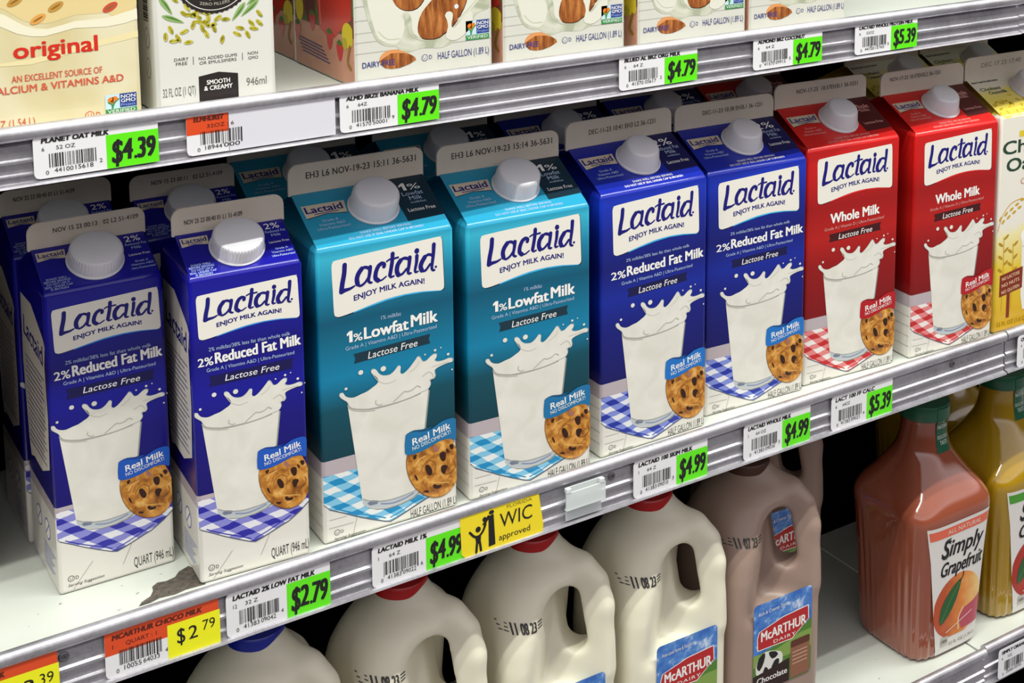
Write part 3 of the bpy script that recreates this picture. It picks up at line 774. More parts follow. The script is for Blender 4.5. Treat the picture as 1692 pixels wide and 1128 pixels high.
# clear clip
clipr = empty('tag_holder', (357, -1, -29), 0, 'empty translucent plastic tag holder clipped to the middle rail', 'tag holder')
PLAS = bpy.data.materials.new('translucent_plastic'); PLAS.use_nodes = True
pb = PLAS.node_tree.nodes['Principled BSDF']; pb.inputs['Base Color'].default_value = lin('#E4EAEA'); pb.inputs['Alpha'].default_value = .62; pb.inputs['Roughness'].default_value = .25
def boxes(name, bl, m, parent, bev=.4):
    V, F = [], []
    for x0, x1, y0, y1, z0, z1 in bl:
        b = len(V); V += [(x, y, z) for z in (z0, z1) for y in (y0, y1) for x in (x0, x1)]
        F += [tuple(b+k for k in q) for q in ((0, 2, 3, 1), (4, 5, 7, 6), (0, 1, 5, 4), (2, 6, 7, 3), (0, 4, 6, 2), (1, 3, 7, 5))]
    o = add_obj(name, [Vector(v)*MM for v in V], F, [m], parent=parent)
    if bev:
        md = o.modifiers.new('bevel', 'BEVEL'); md.width = bev*MM; md.segments = 2
    return o
boxes('holder_plate', [(-16, 14, -1.4, -.6, 1.5, 27)], PLAS, clipr)
boxes('holder_pocket', [(-17, 16, -4.2, -3.2, 10.5, 24), (-17, 16, -4.2, -.8, 10.2, 11.2)], PLAS, clipr)
for hx in (-17, 11): boxes('holder_hook', [(hx, hx+4, -4.6, -.8, 24, 27)], PLAS, clipr)
# back of the case, moved forward, its black colour standing in for deep shade
o = boxes('wall_back_shade', [(-600, 1700, 248, 268, -700, 900)], mat('#070505', .95, spec=0.0), None, 0); tag(o, kind='structure')
o = boxes('wall_left', [(-345, -325, -10, 248, -700, 900)], mat('#0C0A09', .95, spec=0.0), None, 0); tag(o, kind='structure')
# ---------------------------------------------------------------- cartons of the middle shelf
GRP = {'quart': 'quart cartons of reduced fat milk', 'teal': 'teal cartons of lowfat milk', 'blue': 'blue half gallon cartons', 'red': 'red cartons of whole milk', 'cream': 'cream oat milk cartons'}
protos = {}
def place(kind, theme, size, x, y, th, zs, label, stamp, cap_style):
    key = (theme, size, cap_style)
    W = 70.0 if size == 'quart' else 95.25
    loc = carton_loc(x, y, th, W, W)
    if key not in protos:
        root = empty('milk_carton', loc, th, label, 'carton', GRP[kind])
        protos[key] = (root, lactaid(theme, size, root, cap_style))
        W_, D, H, r, f = protos[key][1]
    else:
        W_, D, H, r, f = protos[key][1]
        root = copy_tree(protos[key][0], None, skip=('date_stamp',))
        root.location = Vector(loc)*MM; root.rotation_euler = (0, 0, th); root['label'] = label
    root.scale = (1, 1, zs)
    if stamp: date_stamp(root, W_, f, H+r, stamp[0], stamp[1], stamp[2], h=stamp[3], y=stamp[4])
    return root
place('quart', 'indigo', 'quart', 15.0, 55.7, -.012, .982, 'indigo quart milk carton at the far left, in the front row', ('NOV 15 23 00:13   02 L2 51-4109', 15, 66, 2.9, 8.2), 'low')
place('quart', 'indigo', 'quart', 89.2, 18.7, -.061, 1.006, 'indigo quart milk carton in front, beside the teal cartons and the rust patch', ('NOV 25 23 00:40 01 L1 51-4109', 7.5, 43.5, 2.9, 5.2), 'low')
place('quart', 'indigo', 'quart', 14, 130, -.02, .99, 'shadowed indigo quart carton standing behind the leftmost quart', ('NOV 25 23 00:40 01 L1 51-4109', 9, 47, 2.9, 8), 'low')
place('quart', 'indigo', 'quart', 93, 118, -.04, .99, 'shadowed indigo quart carton standing behind the second quart from left', ('NOV 15 23 00:11   02 L2 51-4109', 14, 62, 2.9, 8), 'low')
place('teal', 'teal', 'half', 169.9, 18.7, -.030, 1.005, 'teal 1% lowfat milk carton in front, left one of the pair', ('EH3 L6 NOV-19-23 15:11 36-5631', 12, 90, 4.3, 9), 'ribbed')
place('teal', 'teal', 'half', 274.7, 15.6, -.052, .994, 'teal 1% lowfat milk carton in front, right one of the pair', ('EH3 L6 NOV-19-23 15:14 36-5631', 11, 90, 4.3, 9), 'ribbed')
place('teal', 'teal', 'half', 166, 122, -.02, 1, 'shadowed teal carton behind the left teal carton', None, 'ribbed')
place('teal', 'teal', 'half', 275, 120, -.03, 1, 'shadowed teal carton behind the right teal carton', None, 'ribbed')
place('blue', 'blue', 'half', 382.5, 16.6, .003, 1, 'blue 2% reduced fat half gallon carton in front, next to the teal ones', ('DEC-11-23 10:41 EH3 L2 36-1231', 20, 80, 3.6, 8), 'smooth')
place('blue', 'blue', 'half', 486.5, 28.3, -.056, .983, 'blue 2% reduced fat half gallon carton in front, next to the red ones', ('DEC-11-23 10:38 EH3L1 36-1231', 26, 84, 3.4, 9), 'smooth')
place('blue', 'blue', 'half', 380, 120, 0, 1, 'shadowed blue carton behind the left blue half gallon', None, 'smooth')
place('blue', 'blue', 'half', 484, 130, -.03, 1, 'shadowed blue carton behind the right blue half gallon', None, 'smooth')
place('red', 'red', 'half', 586.0, 27.6, -.073, 1, 'red whole milk carton in front, next to the blue ones', ('NOV-17-23  10:37EH3L1 36-5551', 22, 86, 3.4, 10), 'smooth')
place('red', 'red', 'half', 697.3, 18.8, -.059, .993, 'red whole milk carton in front, next to the yellow oat carton', ('NOV-17-23 10:37EH3L2 36-1551', 10, 68, 3.4, 11), 'smooth')
place('red', 'red', 'half', 584, 132, -.02, 1, 'shadowed red carton behind the left red carton', None, 'smooth')

# ---------------------------------------------------------------- oat milk cartons with yellow picture
def oat_carton(x, y, th, label):
    W = D = 95.25; H, r, f = 198.6, 24.5, 18.7
    root = empty('oat_milk_carton', carton_loc(x, y, th, W, D), th, label, 'carton', GRP['cream'])
    m = NM('oat_carton_print', rough=.35, coat=.3)
    X, Y, z = m.objxyz()
    n = m.noise(40, m.vec, 3)
    zz = m.math('DIVIDE', m.math('ADD', z, m.math('MULTIPLY', m.math('SUBTRACT', n, .5), .02)), 1.25*H*MM)
    c = m.ramp(zz, [(0, '#C79A10'), (.1, '#D8B020'), (.24, '#E0C23A'), (.37, '#E8DFA8'), (.4, '#E4E0D4'), (.795, '#E4E0D4'), (.805, '#D8C23C'), (.85, '#DCCB6A'), (.87, '#D8D2C0')])
    m.col(c)
    gable_body(W, D, H, r, m.m, root)
    fin(W, f, H+r, FINM, root)
    GRN = mat('#22402C', .5)
    A = Art((.5, W-.5, .5, H-1.5))
    A.poly([(23, 178), (60, 178), (60, 183.6), (23, 183.6)], mat('#D8C030'), 2)
    A.text('Chobani', 3.6, 90, 164, 11.5, GRN, 2, bold=.05); A.text('Oatmilk', 9, 88, 147.8, 11.5, GRN, 2, bold=.05); A.text('Original', 27, 62, 134, 5.6, mat('#C08A74'), 2)
    GO = mat('#C79C28'); 
    A.stroke([(1, 95), (6, 108), (16, 118), (30, 121)], .8, GO, 2)
    for i in range(9): A.ell(4+i*3.3, 106+i*1.7-(i % 2)*5, 2.6, 1.2, GO, 2, rot=.9-i*.1)
    for sx, h0 in ((9, 88), (21, 80)):
        A.stroke([(sx, 20), (sx+1, 50), (sx, h0)], .9, GO, 2)
        for i in range(7): A.ell(sx+(-3.4 if i % 2 else 3.4), h0-i*6, 3.4, 1.3, mat('#B08A1C'), 2, rot=-.6 if i % 2 else .6)
    A.poly([(6, 53), (34.5, 57), (34.5, 37), (6, 33)], mat('#7E2A18'), 3); A.rect(15.5, 12, 19.5, 36, mat('#7E2A18'), 2.6)
    for i, t in enumerate(['NO LACTOSE', 'NO NUTS', 'NO GLUTEN']): A.text(t, 9, 31, 47.6-i*6.2, 3.0, mat('#E8C8A0'), 4, bold=.02, rot=.14)
    A.poly([(30, 86), (32, 78), (33, 30), (36, 16), (62, 16), (66, 30), (68, 78), (70, 86)], mat('#E6E3DC'), 2.4); A.ell(50, 86, 20, 9, mat('#EFEDE8'), 2.6); A.stroke([(33, 76), (50, 72), (67, 76)], .6, mat('#B9B6AE'), 3)
    A.text('52 FL OZ (1.6 QT) 1.54 L', 4, 60, 5.5, 3.6, mat('#8A6A10'), 3)
    A.build('carton_lettering', root, front_frame(W, D))
    A = Art((.6, W-.6, 1.8, math.hypot(r, D/2)-1))
    for i in range(60):
        R = random.Random(i); A.ell(R.uniform(2, 93), R.uniform(3, 20)*(1 if i % 3 else 1.3), 2.6, 1.1, mat(('#CDAE1C', '#B79A10', '#E0C83C')[i % 3]), 2, rot=R.uniform(0, 3))
    A.text('Chobani', 6, 30, 35, 4, GRN, 3, bold=.03); A.text('Oatmilk', 12, 34, 29.6, 4, GRN, 3, bold=.03); A.text('Best if used by date below', 4, 36, 46, 2.6, mat('#3A3430'), 3, bold=.03)
    A.build('roof_lettering', root, roof_frame(W, D, H, r))
    screw_cap(58, 29.5, W, D, H, r, root, 'smooth', mat('#C4C0C4', .35))
    return root
oc = oat_carton(798.5, 16, -.04, 'cream and yellow oat milk carton in front, cut by the right edge')
for x, y, lb in ((752, 122, 'shadowed cream carton behind the right red carton'), (852, 124, 'shadowed cream carton behind the yellow oat carton')):
    c = copy_tree(oc); c.location = Vector(carton_loc(x, y, 0, 95.25, 95.25))*MM; c.rotation_euler = (0, 0, 0); c['label'] = lb
W_ = 95.25
date_stamp(oc, 95.25, 18.7, 198.6+24.5, 'DEC 17 23 17:40', 20, 70, h=4, m='#8A8078', y=9)

# ---------------------------------------------------------------- upper shelf cartons
def plain_gable(W, D, H, r, f, m, root):
    gable_body(W, D, H, r, m, root); fin(W, f, H+r, FINM, root)
def nongmo(A, x, y, w, h, L=3):
    A.rect(x, y, x+w, y+h, mat('#BFD8E0'), L); A.rect(x+w*.46, y+h*.3, x+w, y+h, mat('#1F3A86'), L+1); A.rect(x, y, x+w, y+h*.26, mat('#2F8A44'), L+1)
    WH = mat('#EDEBE8', .4)
    A.text('VERIFIED', x+w*.06, x+w*.94, y+h*.06, h*.16, WH, L+2, bold=.01); A.text('NON', x+w*.5, x+w*.96, y+h*.76, h*.17, WH, L+2, bold=.03); A.text('GMO', x+w*.5, x+w*.96, y+h*.55, h*.17, WH, L+2, bold=.03); A.text('Project', x+w*.5, x+w*.95, y+h*.37, h*.12, mat('#9AB0E0'), L+2)
    OR = mat('#E07818')
    A.stroke([(x+w*.22, y+h*.3), (x+w*.2, y+h*.5), (x+w*.1, y+h*.6)], w*.05, mat('#2F8A44'), L+1); A.stroke([(x+w*.22, y+h*.3), (x+w*.28, y+h*.55), (x+w*.42, y+h*.75)], w*.05, mat('#2F8A44'), L+1)
    A.ell(x+w*.17, y+h*.74, w*.1, h*.12, OR, L+2, rot=.5); A.ell(x+w*.31, y+h*.78, w*.08, h*.12, OR, L+2, rot=-.5); A.ell(x+w*.22, y+h*.62, w*.06, h*.08, OR, L+2); A.stroke([(x+w*.24, y+h*.58), (x+w*.24, y+h*.86)], w*.025, mat('#2A1408'), L+3)
# creamy oat carton, left
W = D = 95.25
po = empty('oat_milk_carton', (66-W/2, 14+W/2, S_UP), 0, 'cream carton with red word original at the left end of the upper shelf', 'carton', 'upper shelf cartons')
m = NM('oat_cream_print', rough=.38, coat=.3); m.objxyz(); n_ = m.noise(9, m.vec, 2, .5, 1.2); PCREAM = m.col(m.ramp(n_, [(.3, '#CDBE8C'), (.5, '#D9CFAA'), (.7, '#E0D8BC')]))
plain_gable(W, D, 198.6, 24.5, 18.7, PCREAM, po)
A = Art((.5, W-.5, .5, 195)); RD = mat('#CC2A18', .4); CO = mat('#D0583C', .4)
A.poly([(0, 200), (0, 66), (14, 72), (24.3, 70), (34, 62.6), (46, 60), (61, 63.4), (78, 63), (95.2, 67), (95.2, 200)], mat('#D9C48C'), 1, 2)
A.poly([(0, 62), (14, 69), (24.3, 67), (34, 60), (46, 57), (61, 60), (78, 60), (95.2, 64), (95.2, 58), (78, 55), (60, 56), (44, 53), (30, 56), (14, 64), (0, 57)], mat('#E4DEC6'), 2, 2)
A.poly([(10, 40), (36, 41), (60, 46), (80, 49), (95, 51), (95, 47.5), (78, 45), (58, 42), (36, 38)], mat('#E2D4A4'), 1.4, 2)
for x_, y_, c_ in ((50.9, 69, '#B98A3C'), (80, 66, '#C04A38'), (41.3, 63, '#D89A4C'), (30, 74, '#B98A3C'), (66, 76, '#C89A50')): A.ell(x_, y_, 4.6, 2.2, mat(c_), 3, rot=.5); A.ell(x_, y_, 3, .5, mat('#8A6020'), 3.5, rot=.5)
A.text('original', 27.9, 72, 42.2, 8.6, RD, 3, bold=.05)
A.text('AN EXCELLENT SOURCE OF', 26, 74, 29, 3.6, CO, 3, bold=.02); A.text('CALCIUM & VITAMINS A&D', 14, 85.4, 22.9, 4.0, CO, 3, bold=.03)
A.text('52 FL OZ (1.54 L)', 4, 36.8, 4.2, 4.2, CO, 3); A.ell(66, 5, 2.6, 2.6, CO, 2); A.ell(66, 5, 2.1, 2.1, PCREAM, 2.5); A.text('U', 65, 67, 3.8, 2.6, CO, 3); A.text('D', 69.6, 71.8, 3.4, 3.2, CO, 3)
nongmo(A, 74.8, 4.2, 17.4, 11.4)
A.build('carton_lettering', po, front_frame(W, D), 'red wording over milk swirl')
screw_cap(50, 29.5, W, D, 198.6, 24.5, po, 'smooth')
# white oat carton
W = 71.5
el = empty('oat_milk_carton', (74+W/2, 12+W/2, S_UP), 0, 'white quart carton with scattered green oat grains and black badge on the upper shelf', 'carton', 'upper shelf cartons')
ELM = mat('#D6D5CE', .38, coat=.3)
plain_gable(W, W, 190, 18.4, 15.3, ELM, el)
A = Art((.5, W-.5, .5, 188)); BKB = mat('#241C1A', .45); kx = W/70
A.xf = xfA(kx, 0, 1, 1.5)
def grain_mat():
    m = NM('oat_grain_print', rough=.4); m.uvxy(); n = m.noise(30, m.vec, 3); return m.col(m.ramp(n, [(.35, '#8A8414'), (.5, '#B4A828'), (.7, '#D0C654')]))
GRN_ = grain_mat()
pts = [(18.9, 60.6), (17.2, 57), (21.3, 55.8), (24.1, 57.3), (24.7, 54.8), (28, 57), (31.5, 56.4), (30.8, 52.8), (25.6, 51.5), (29.5, 50), (27.2, 47.7), (33.0, 49), (36.3, 52.6), (40.8, 51.5), (34, 46.8), (22, 50), (9.2, 48.4), (6.2, 44.5), (13.2, 43.0), (16.8, 46.5), (19, 40.0), (10.8, 41.6), (29.4, 43.9), (38.5, 39.6), (47.4, 42.0), (49.2, 45.3), (56.0, 47.7), (61, 53.0), (60.8, 47.4), (57.4, 44.2), (53.6, 41), (35, 57), (12, 66), (54, 67), (20, 63)]
for i, (x_, y_) in enumerate(pts):
    R = random.Random(i*3+1); a = R.uniform(-1.4, 1.6)
    A.ell(x_+.3, y_-.4, 2.7, 1.15, mat('#9A9A90'), 1.5, rot=a); A.ell(x_, y_, 2.7, 1.15, GRN_, 2, rot=a); A.stroke([(x_-1.8*math.cos(a), y_-1.8*math.sin(a)), (x_+1.8*math.cos(a), y_+1.8*math.sin(a))], .22, mat('#5E5A10'), 2.4, smooth=0, cap=False)
LG = mat('#4C7A30'); LG2 = mat('#8CA868')
for (xa, ya), (xb, yb) in (((3.5, 68), (10.6, 57)), ((4.6, 57), (17.1, 51.6)), ((63.4, 66.5), (53.5, 58.6)), ((61, 61.5), (50, 52)), ((52.8, 60.5), (44.6, 49.8)), ((6, 80), (12, 70)), ((64, 82), (58, 70))):
    dx, dy = xb-xa, yb-ya; l = math.hypot(dx, dy); nx, ny = -dy/l, dx/l
    A.poly([(xa, ya), (xa+dx*.35+nx*1.7, ya+dy*.35+ny*1.7), (xb, yb), (xa+dx*.35-nx*1.7, ya+dy*.35-ny*1.7)], LG2, 2, 3); A.poly([(xa+dx*.1, ya+dy*.1), (xa+dx*.45+nx*1.1, ya+dy*.45+ny*1.1), (xa+dx*.9, ya+dy*.9)], LG, 2.4, 2)
A.poly([(34.6+r_*math.cos(a), 79+r_*math.sin(a)) for a, r_ in [(2*PI*i/96, 23.4+(.35 if i % 2 else -.35)) for i in range(96)]], BKB, 3)
A.ell(34.6, 79, 21.6, 21.6, mat('#D8D6D0'), 3.4, n=64); A.ell(34.6, 79, 21.1, 21.1, BKB, 3.8, n=64)
WHT = mat('#EDEBE8', .4)
A.text('INGREDIENTS', 18.6, 51, 66.6, 4.2, WHT, 4.4, bold=.03, curve=-.8); A.text('SIMPLE', 20, 49, 74, 6, WHT, 4.4, bold=.03); A.text('OAT MILK', 19, 50, 84, 7, WHT, 4.4, bold=.03)
for x_ in (32.3, 34.6, 36.9): A.ell(x_, 64, .5, .5, mat('#B0AAA0'), 4.4)
A.text('ZERO FILLERS', 26.2, 43.6, 61.6, 1.7, mat('#B0AAA0'), 4.4, curve=-1.2)
DK = mat('#35302C', .5)
for t, a_, b_, y_ in (('DAIRY', 10.5, 18.7, 29.4), ('FREE', 11.4, 17.8, 26.8), ('NO ADDED GUMS', 24.5, 46.9, 28.5), ('OR EMULSIFIERS', 24.8, 46.4, 25.8), ('NON', 53.3, 59.3, 28.4), ('GMO', 53.4, 59.4, 25.6)): A.text(t, a_, b_, y_, 1.8, DK, 2, bold=.01)
A.rect(21.2, 26.3, 21.5, 31.2, DK, 2); A.rect(49.9, 25.6, 50.2, 30.2, DK, 2)
A.poly([(24, 0), (47, 0), (47, 18.2), (35.7, 20.4), (24, 18.8)], BKB, 2)
A.text('SMOOTH', 28.6, 42.1, 13.4, 2.6, WHT, 3, bold=.04); A.text('& CREAMY', 27, 43.5, 9.9, 2.6, WHT, 3, bold=.04)
A.text('32 FL OZ (1 QT)', 3.4, 22, 8.8, 5.0, mat('#6A6660'), 2); A.text('946ml', 51.9, 64, 9.7, 4.8, mat('#6A6660'), 2)
A.build('carton_lettering', el, front_frame(W, W), 'oat grains, black badge and small wording')
A = Art((.5, W-.5, .5, 188))
for i in range(14): A.rect(52+(i % 2)*.3, 54+i*1.5, 61, 54.6+i*1.5+(.5 if i % 3 else 0), BKB, 2)
A.rect(34, 52, 42, 70, mat('#4A403C'), 2)
for y_ in (44, 26): A.ell(58, y_, 4.4, 6.4, mat('#7A706A'), 2); A.ell(58, y_, 3.7, 5.7, ELM, 2.4); A.stroke([(56, y_-3), (60, y_+3)], .6, mat('#7A706A'), 3)
for y_ in (44, 30, 17): A.stroke([(34, y_), (40, y_+3), (36, y_+6)], .8, mat('#7A706A'), 2)
A.build('side_panel_print', el, left_frame(W, W))
screw_cap(35, 20.5, W, W, 190, 18.4, el, 'low')
# almond milk cartons
def almond_mat():
    m = NM('almond_print', rough=.4, coat=.3); x, y, z = m.uvxy()
    v = m.n('ShaderNodeMapping'); v.inputs['Scale'].default_value = (22, 3, 1); v.inputs['Rotation'].default_value = (0, 0, -.45); m.l(m.vec, v.inputs['Vector'])
    n = m.noise(1.6, v.outputs[0], 4, .6); return m.col(m.ramp(n, [(.3, '#5A2A0C'), (.5, '#94521F'), (.7, '#C07C40')]))
ALM = almond_mat()
def bd_side_mat():
    m = NM('fruit_side_print', rough=.4, coat=.2); X, Y, z = m.objxyz(); n = m.noise(70, m.vec, 3)
    left = m.math('LESS_THAN', X, -.0485)
    low = m.math('LESS_THAN', z, .032)
    pic = m.mix(low, m.mix(m.math('GREATER_THAN', n, .5), '#6A3A2A', '#4C5A2C'), m.mix(n, '#A87058', '#C49078'))
    return m.col(m.mix(left, '#CFCEC4', pic))
def almond_carton(root):
    W = D = 98.0
    plain_gable(W, D, 200, 24.5, 18.7, bd_side_mat(), root)
    A = Art((.4, W-.4, .5, 198)); A.xf = xfA(98/95.25, 0, 1, 2.2)
    PL = mat('#B4B2A8'); CRM = mat('#D9D8CA')
    for y_ in (33, 27, 20, 41, 50): A.stroke([(.5, y_), (94.5, y_+.5)], .5, PL, 1, smooth=0, cap=False)
    m = NM('almond_milk_swirl', rough=.4, coat=.3); m.uvxy(); n = m.noise(6, m.vec, 2, .5, 1.); SW = m.col(m.ramp(n, [(.35, '#A8AC94'), (.5, '#C2C4B0'), (.7, '#D6D6C8')]))
    A.poly([(12, 33), (16, 26), (22, 22.8), (28.2, 21.9), (33, 17), (45, 19), (60, 18), (72, 24), (84, 38), (95, 50), (95, 140), (0, 140), (4, 70), (8, 46)], SW, 1.6, 3)
    A.poly([(14.1, 33), (19.6, 26), (28.2, 24), (33, 31), (33.4, 38), (31.5, 41.5), (33.6, 43.6), (36.8, 42.4), (38.6, 37.7), (40, 29), (50.2, 24), (60, 26.5), (63, 36), (62, 38.6), (64.6, 40.4), (66.6, 38), (65.6, 31), (73, 35.5), (88, 49), (95, 58), (95, 100), (5, 100), (8, 60)], CRM, 2, 3)
    A.stroke([(33.5, 42), (35, 36), (37, 29), (44, 24.4), (50, 23.4)], .6, mat('#B4B6A0'), 2.4); A.stroke([(16, 33), (22, 27.5), (30, 27)], .6, mat('#BCBEA8'), 2.4); A.stroke([(66, 33), (74, 38), (84, 47)], .6, mat('#BCBEA8'), 2.4)
    AE = mat('#3E1C08')
    for pl in ([(24.7, 62), (26, 52), (30.2, 46.7), (36, 44.6), (42, 45.5), (46.5, 50), (48, 56), (44, 66), (34, 72), (26, 70)], [(66, 66), (60, 58), (53.7, 51), (46, 43), (43, 36), (42.6, 30), (45, 25.8), (50, 24.6), (57, 25), (66, 31), (72, 38), (76.5, 47), (77.6, 56), (74, 66)]):
        A.poly([(p[0]+.4, p[1]-.6) for p in pl], AE, 2.6, 2); A.poly(pl, ALM, 3, 2)
    A.poly([(62, 24), (63.4, 31), (62.6, 36), (61.4, 38.6), (63, 41), (66, 40.6), (67, 38), (65.8, 32), (68, 30), (74, 36), (80, 40), (80, 30), (70, 22)], CRM, 3.6, 3); A.ell(69.5, 44, 1.5, 1.6, mat('#D8DCE0'), 4)
    A.ell(51, 60, 10, 7, mat('#E8D820'), 2.8, n=30)
    A.poly([(16.5, 14), (18, 18), (23, 20.4), (30, 19.6), (37, 16), (41, 12), (30, 8), (20, 9)], ALM, 2.4, 2); A.poly([(16.5, 14), (18, 18), (23, 20.4), (30, 19.6), (37, 16), (33, 17.2), (24, 18)], mat('#D89258'), 2.8, 2)
    BL = mat('#26347C', .4)
    A.text('DAIRY-FREE', 5.1, 26.6, 10.6, 3.6, BL, 3.4, bold=.02); A.text('HALF GALLON (1.89 L)', 56, 92.4, 10.4, 4.6, BL, 3); A.ell(47, 12.6, 2.2, 2.2, BL, 2.6); A.ell(47, 12.6, 1.8, 1.8, CRM, 3); A.text('U', 46, 48, 11.6, 2.2, BL, 3.4); A.text('D', 50, 52, 11.4, 2.6, BL, 3)
    nongmo(A, 75.9, 20.6, 16.6, 12.8, 3.6)
    A.text('almondmilk', 14, 82, 120, 13, BL, 3, bold=.04); A.text('Original', 30, 66, 104, 7, mat('#C06A28'), 3, bold=.03)
    A.build('carton_lettering', root, front_frame(W, D), 'almonds splashing in milk with blue wording')
    # fruit picture on the left side (u from back to front)
    A = Art((1.5, D-1.5, 1, 198)); RG = mat('#B83022', .3, coat=.4); u = lambda y: D-y
    A.poly([(u(60), 80), (u(58.9), 54), (u(54), 31), (u(43), 27.6), (u(30), 28), (u(14), 38), (u(3), 44), (u(2), 80)], RG, 2, 0)
    A.stroke([(u(57), 78), (u(52), 34)], 1.6, mat('#D87060'), 2.4, smooth=0); A.poly([(u(80), 80), (u(78), 40), (u(74), 32), (u(62), 32), (u(60), 80)], mat('#5A2420'), 1.8)
    YL = mat('#C8B428')
    A.ell(u(9), 33, 9, 8, YL, 3, n=24); A.ell(u(14), 27, 4, 4, mat('#A89A28'), 3.4); A.ell(u(88), 40, 7, 9, YL, 3); A.stroke([(u(6), 26), (u(10), 16), (u(6), 12)], 3, mat('#8A6420'), 3)
    for yy, zz in ((38, 26), (22, 21), (66, 34), (92, 24)):
        A.poly([(u(yy+5), zz+4), (u(yy-5), zz+4), (u(yy-3.6), zz-3), (u(yy), zz-7), (u(yy+3.6), zz-3)], mat('#B81E20', .3, coat=.4), 3.6, 3); A.poly([(u(yy+5), zz+5), (u(yy), zz+3), (u(yy-5), zz+5), (u(yy), zz+7.5)], mat('#3E6A24'), 4)
    for i in range(5): A.stroke([(u(92-i*2), 20-i*2.2), (u(50-i*3), 18.6-i*2.2)], .8, mat('#3A3A6A'), 3, smooth=0, cap=False)
    A.build('side_panel_print', root, left_frame(W, D), 'red smoothie, strawberries and lemon picture')
    screw_cap(50, 29.5, W, D, 200, 24.5, root, 'smooth', mat('#2C4C9C', .35))
am = None
for x, lb in ((196.2, 'almond milk carton on the upper shelf with its fruit side showing, leftmost of four'), (301.8, 'almond milk carton on the upper shelf, second of four from the left'),
              (410.4, 'almond milk carton on the upper shelf, third of four from the left'), (511.2, 'almond milk carton on the upper shelf, rightmost beside the empty space')):
    loc = (x+49, 12+49, S_UP)
    if am is None:
        am = empty('almond_milk_carton', loc, 0, lb, 'carton', 'almond milk cartons'); almond_carton(am); c = am
    else:
        c = copy_tree(am); c.location = Vector(loc)*MM; c['label'] = lb
for x, lb in ((197, 'almond milk carton behind the leftmost one, fruit side in shade'),):
    c = copy_tree(am); c.location = Vector((x+49, 113+49, S_UP))*MM; c['label'] = lb
# ---------------------------------------------------------------- blow moulded jugs (surface nets on a signed distance field)
def surface_nets(f, lo, hi, h):
    ax = [np.arange(lo[i], hi[i]+h, h) for i in range(3)]
    X, Y, Z = np.meshgrid(*ax, indexing='ij')
    S = f(X, Y, Z); nx, ny, nz = S.shape
    ins = S < 0
    cs = np.zeros((nx-1, ny-1, nz-1), int)
    for a in (0, 1):
        for b in (0, 1):
            for c in (0, 1): cs += ins[a:nx-1+a, b:ny-1+b, c:nz-1+c]
    act = (cs > 0) & (cs < 8)
    P = np.zeros(act.shape+(3,)); cnt = np.zeros(act.shape)
    base = np.stack([X[:-1, :-1, :-1], Y[:-1, :-1, :-1], Z[:-1, :-1, :-1]], -1)
    def sl(o): return S[o[0]:nx-1+o[0], o[1]:ny-1+o[1], o[2]:nz-1+o[2]]
    for axi in range(3):
        o1, o2 = [k for k in range(3) if k != axi]
        for a in (0, 1):
            for b in (0, 1):
                p = [0, 0, 0]; p[o1] = a; p[o2] = b; q = list(p); q[axi] = 1
                s0, s1 = sl(p), sl(q); m = (s0 < 0) != (s1 < 0)
                t = np.where(m, s0/np.where(m, s0-s1, 1), 0)
                cnt += m
                for k in range(3):
                    P[..., k] += np.where(m, (p[k] + (t if k == axi else 0))*h, 0)
    idx = -np.ones(act.shape, int); ii = np.argwhere(act); idx[act] = np.arange(len(ii))
    V = (base+P/np.maximum(cnt, 1)[..., None])[act]
    F = []
    for axi in range(3):
        o1, o2 = (axi+1) % 3, (axi+2) % 3
        a = [slice(1, n-1) for n in S.shape]; b = list(a)
        a[axi] = slice(0, S.shape[axi]-1); b[axi] = slice(1, S.shape[axi])
        A_, B_ = ins[tuple(a)], ins[tuple(b)]
        for flip, m in ((0, A_ & ~B_), (1, ~A_ & B_)):
            w = np.argwhere(m)
            if not len(w): continue
            w = w.copy()
            for k in (o1, o2): w[:, k] += 1
            def g(d1, d2):
                q = w.copy(); q[:, o1] -= d1; q[:, o2] -= d2; return idx[q[:, 0], q[:, 1], q[:, 2]]
            Q = np.stack([g(1, 1), g(0, 1), g(0, 0), g(1, 0)], 1)
            F.append(Q[:, ::-1] if flip else Q)
    return V, np.concatenate(F)
def smin(a, b, k):
    h = np.clip(.5+.5*(b-a)/k, 0, 1); return b*(1-h)+a*h-k*h*(1-h)
def smax(a, b, k): return -smin(-a, -b, k)
def capsule(X, Y, Z, a, b, r0, r1=None):
    r1 = r0 if r1 is None else r1
    a = np.array(a, float); d = np.array(b, float)-a
    t = np.clip(((X-a[0])*d[0]+(Y-a[1])*d[1]+(Z-a[2])*d[2])/(d@d), 0, 1)
    return np.sqrt((X-a[0]-t*d[0])**2+(Y-a[1]-t*d[1])**2+(Z-a[2]-t*d[2])**2)-(r0+(r1-r0)*t)
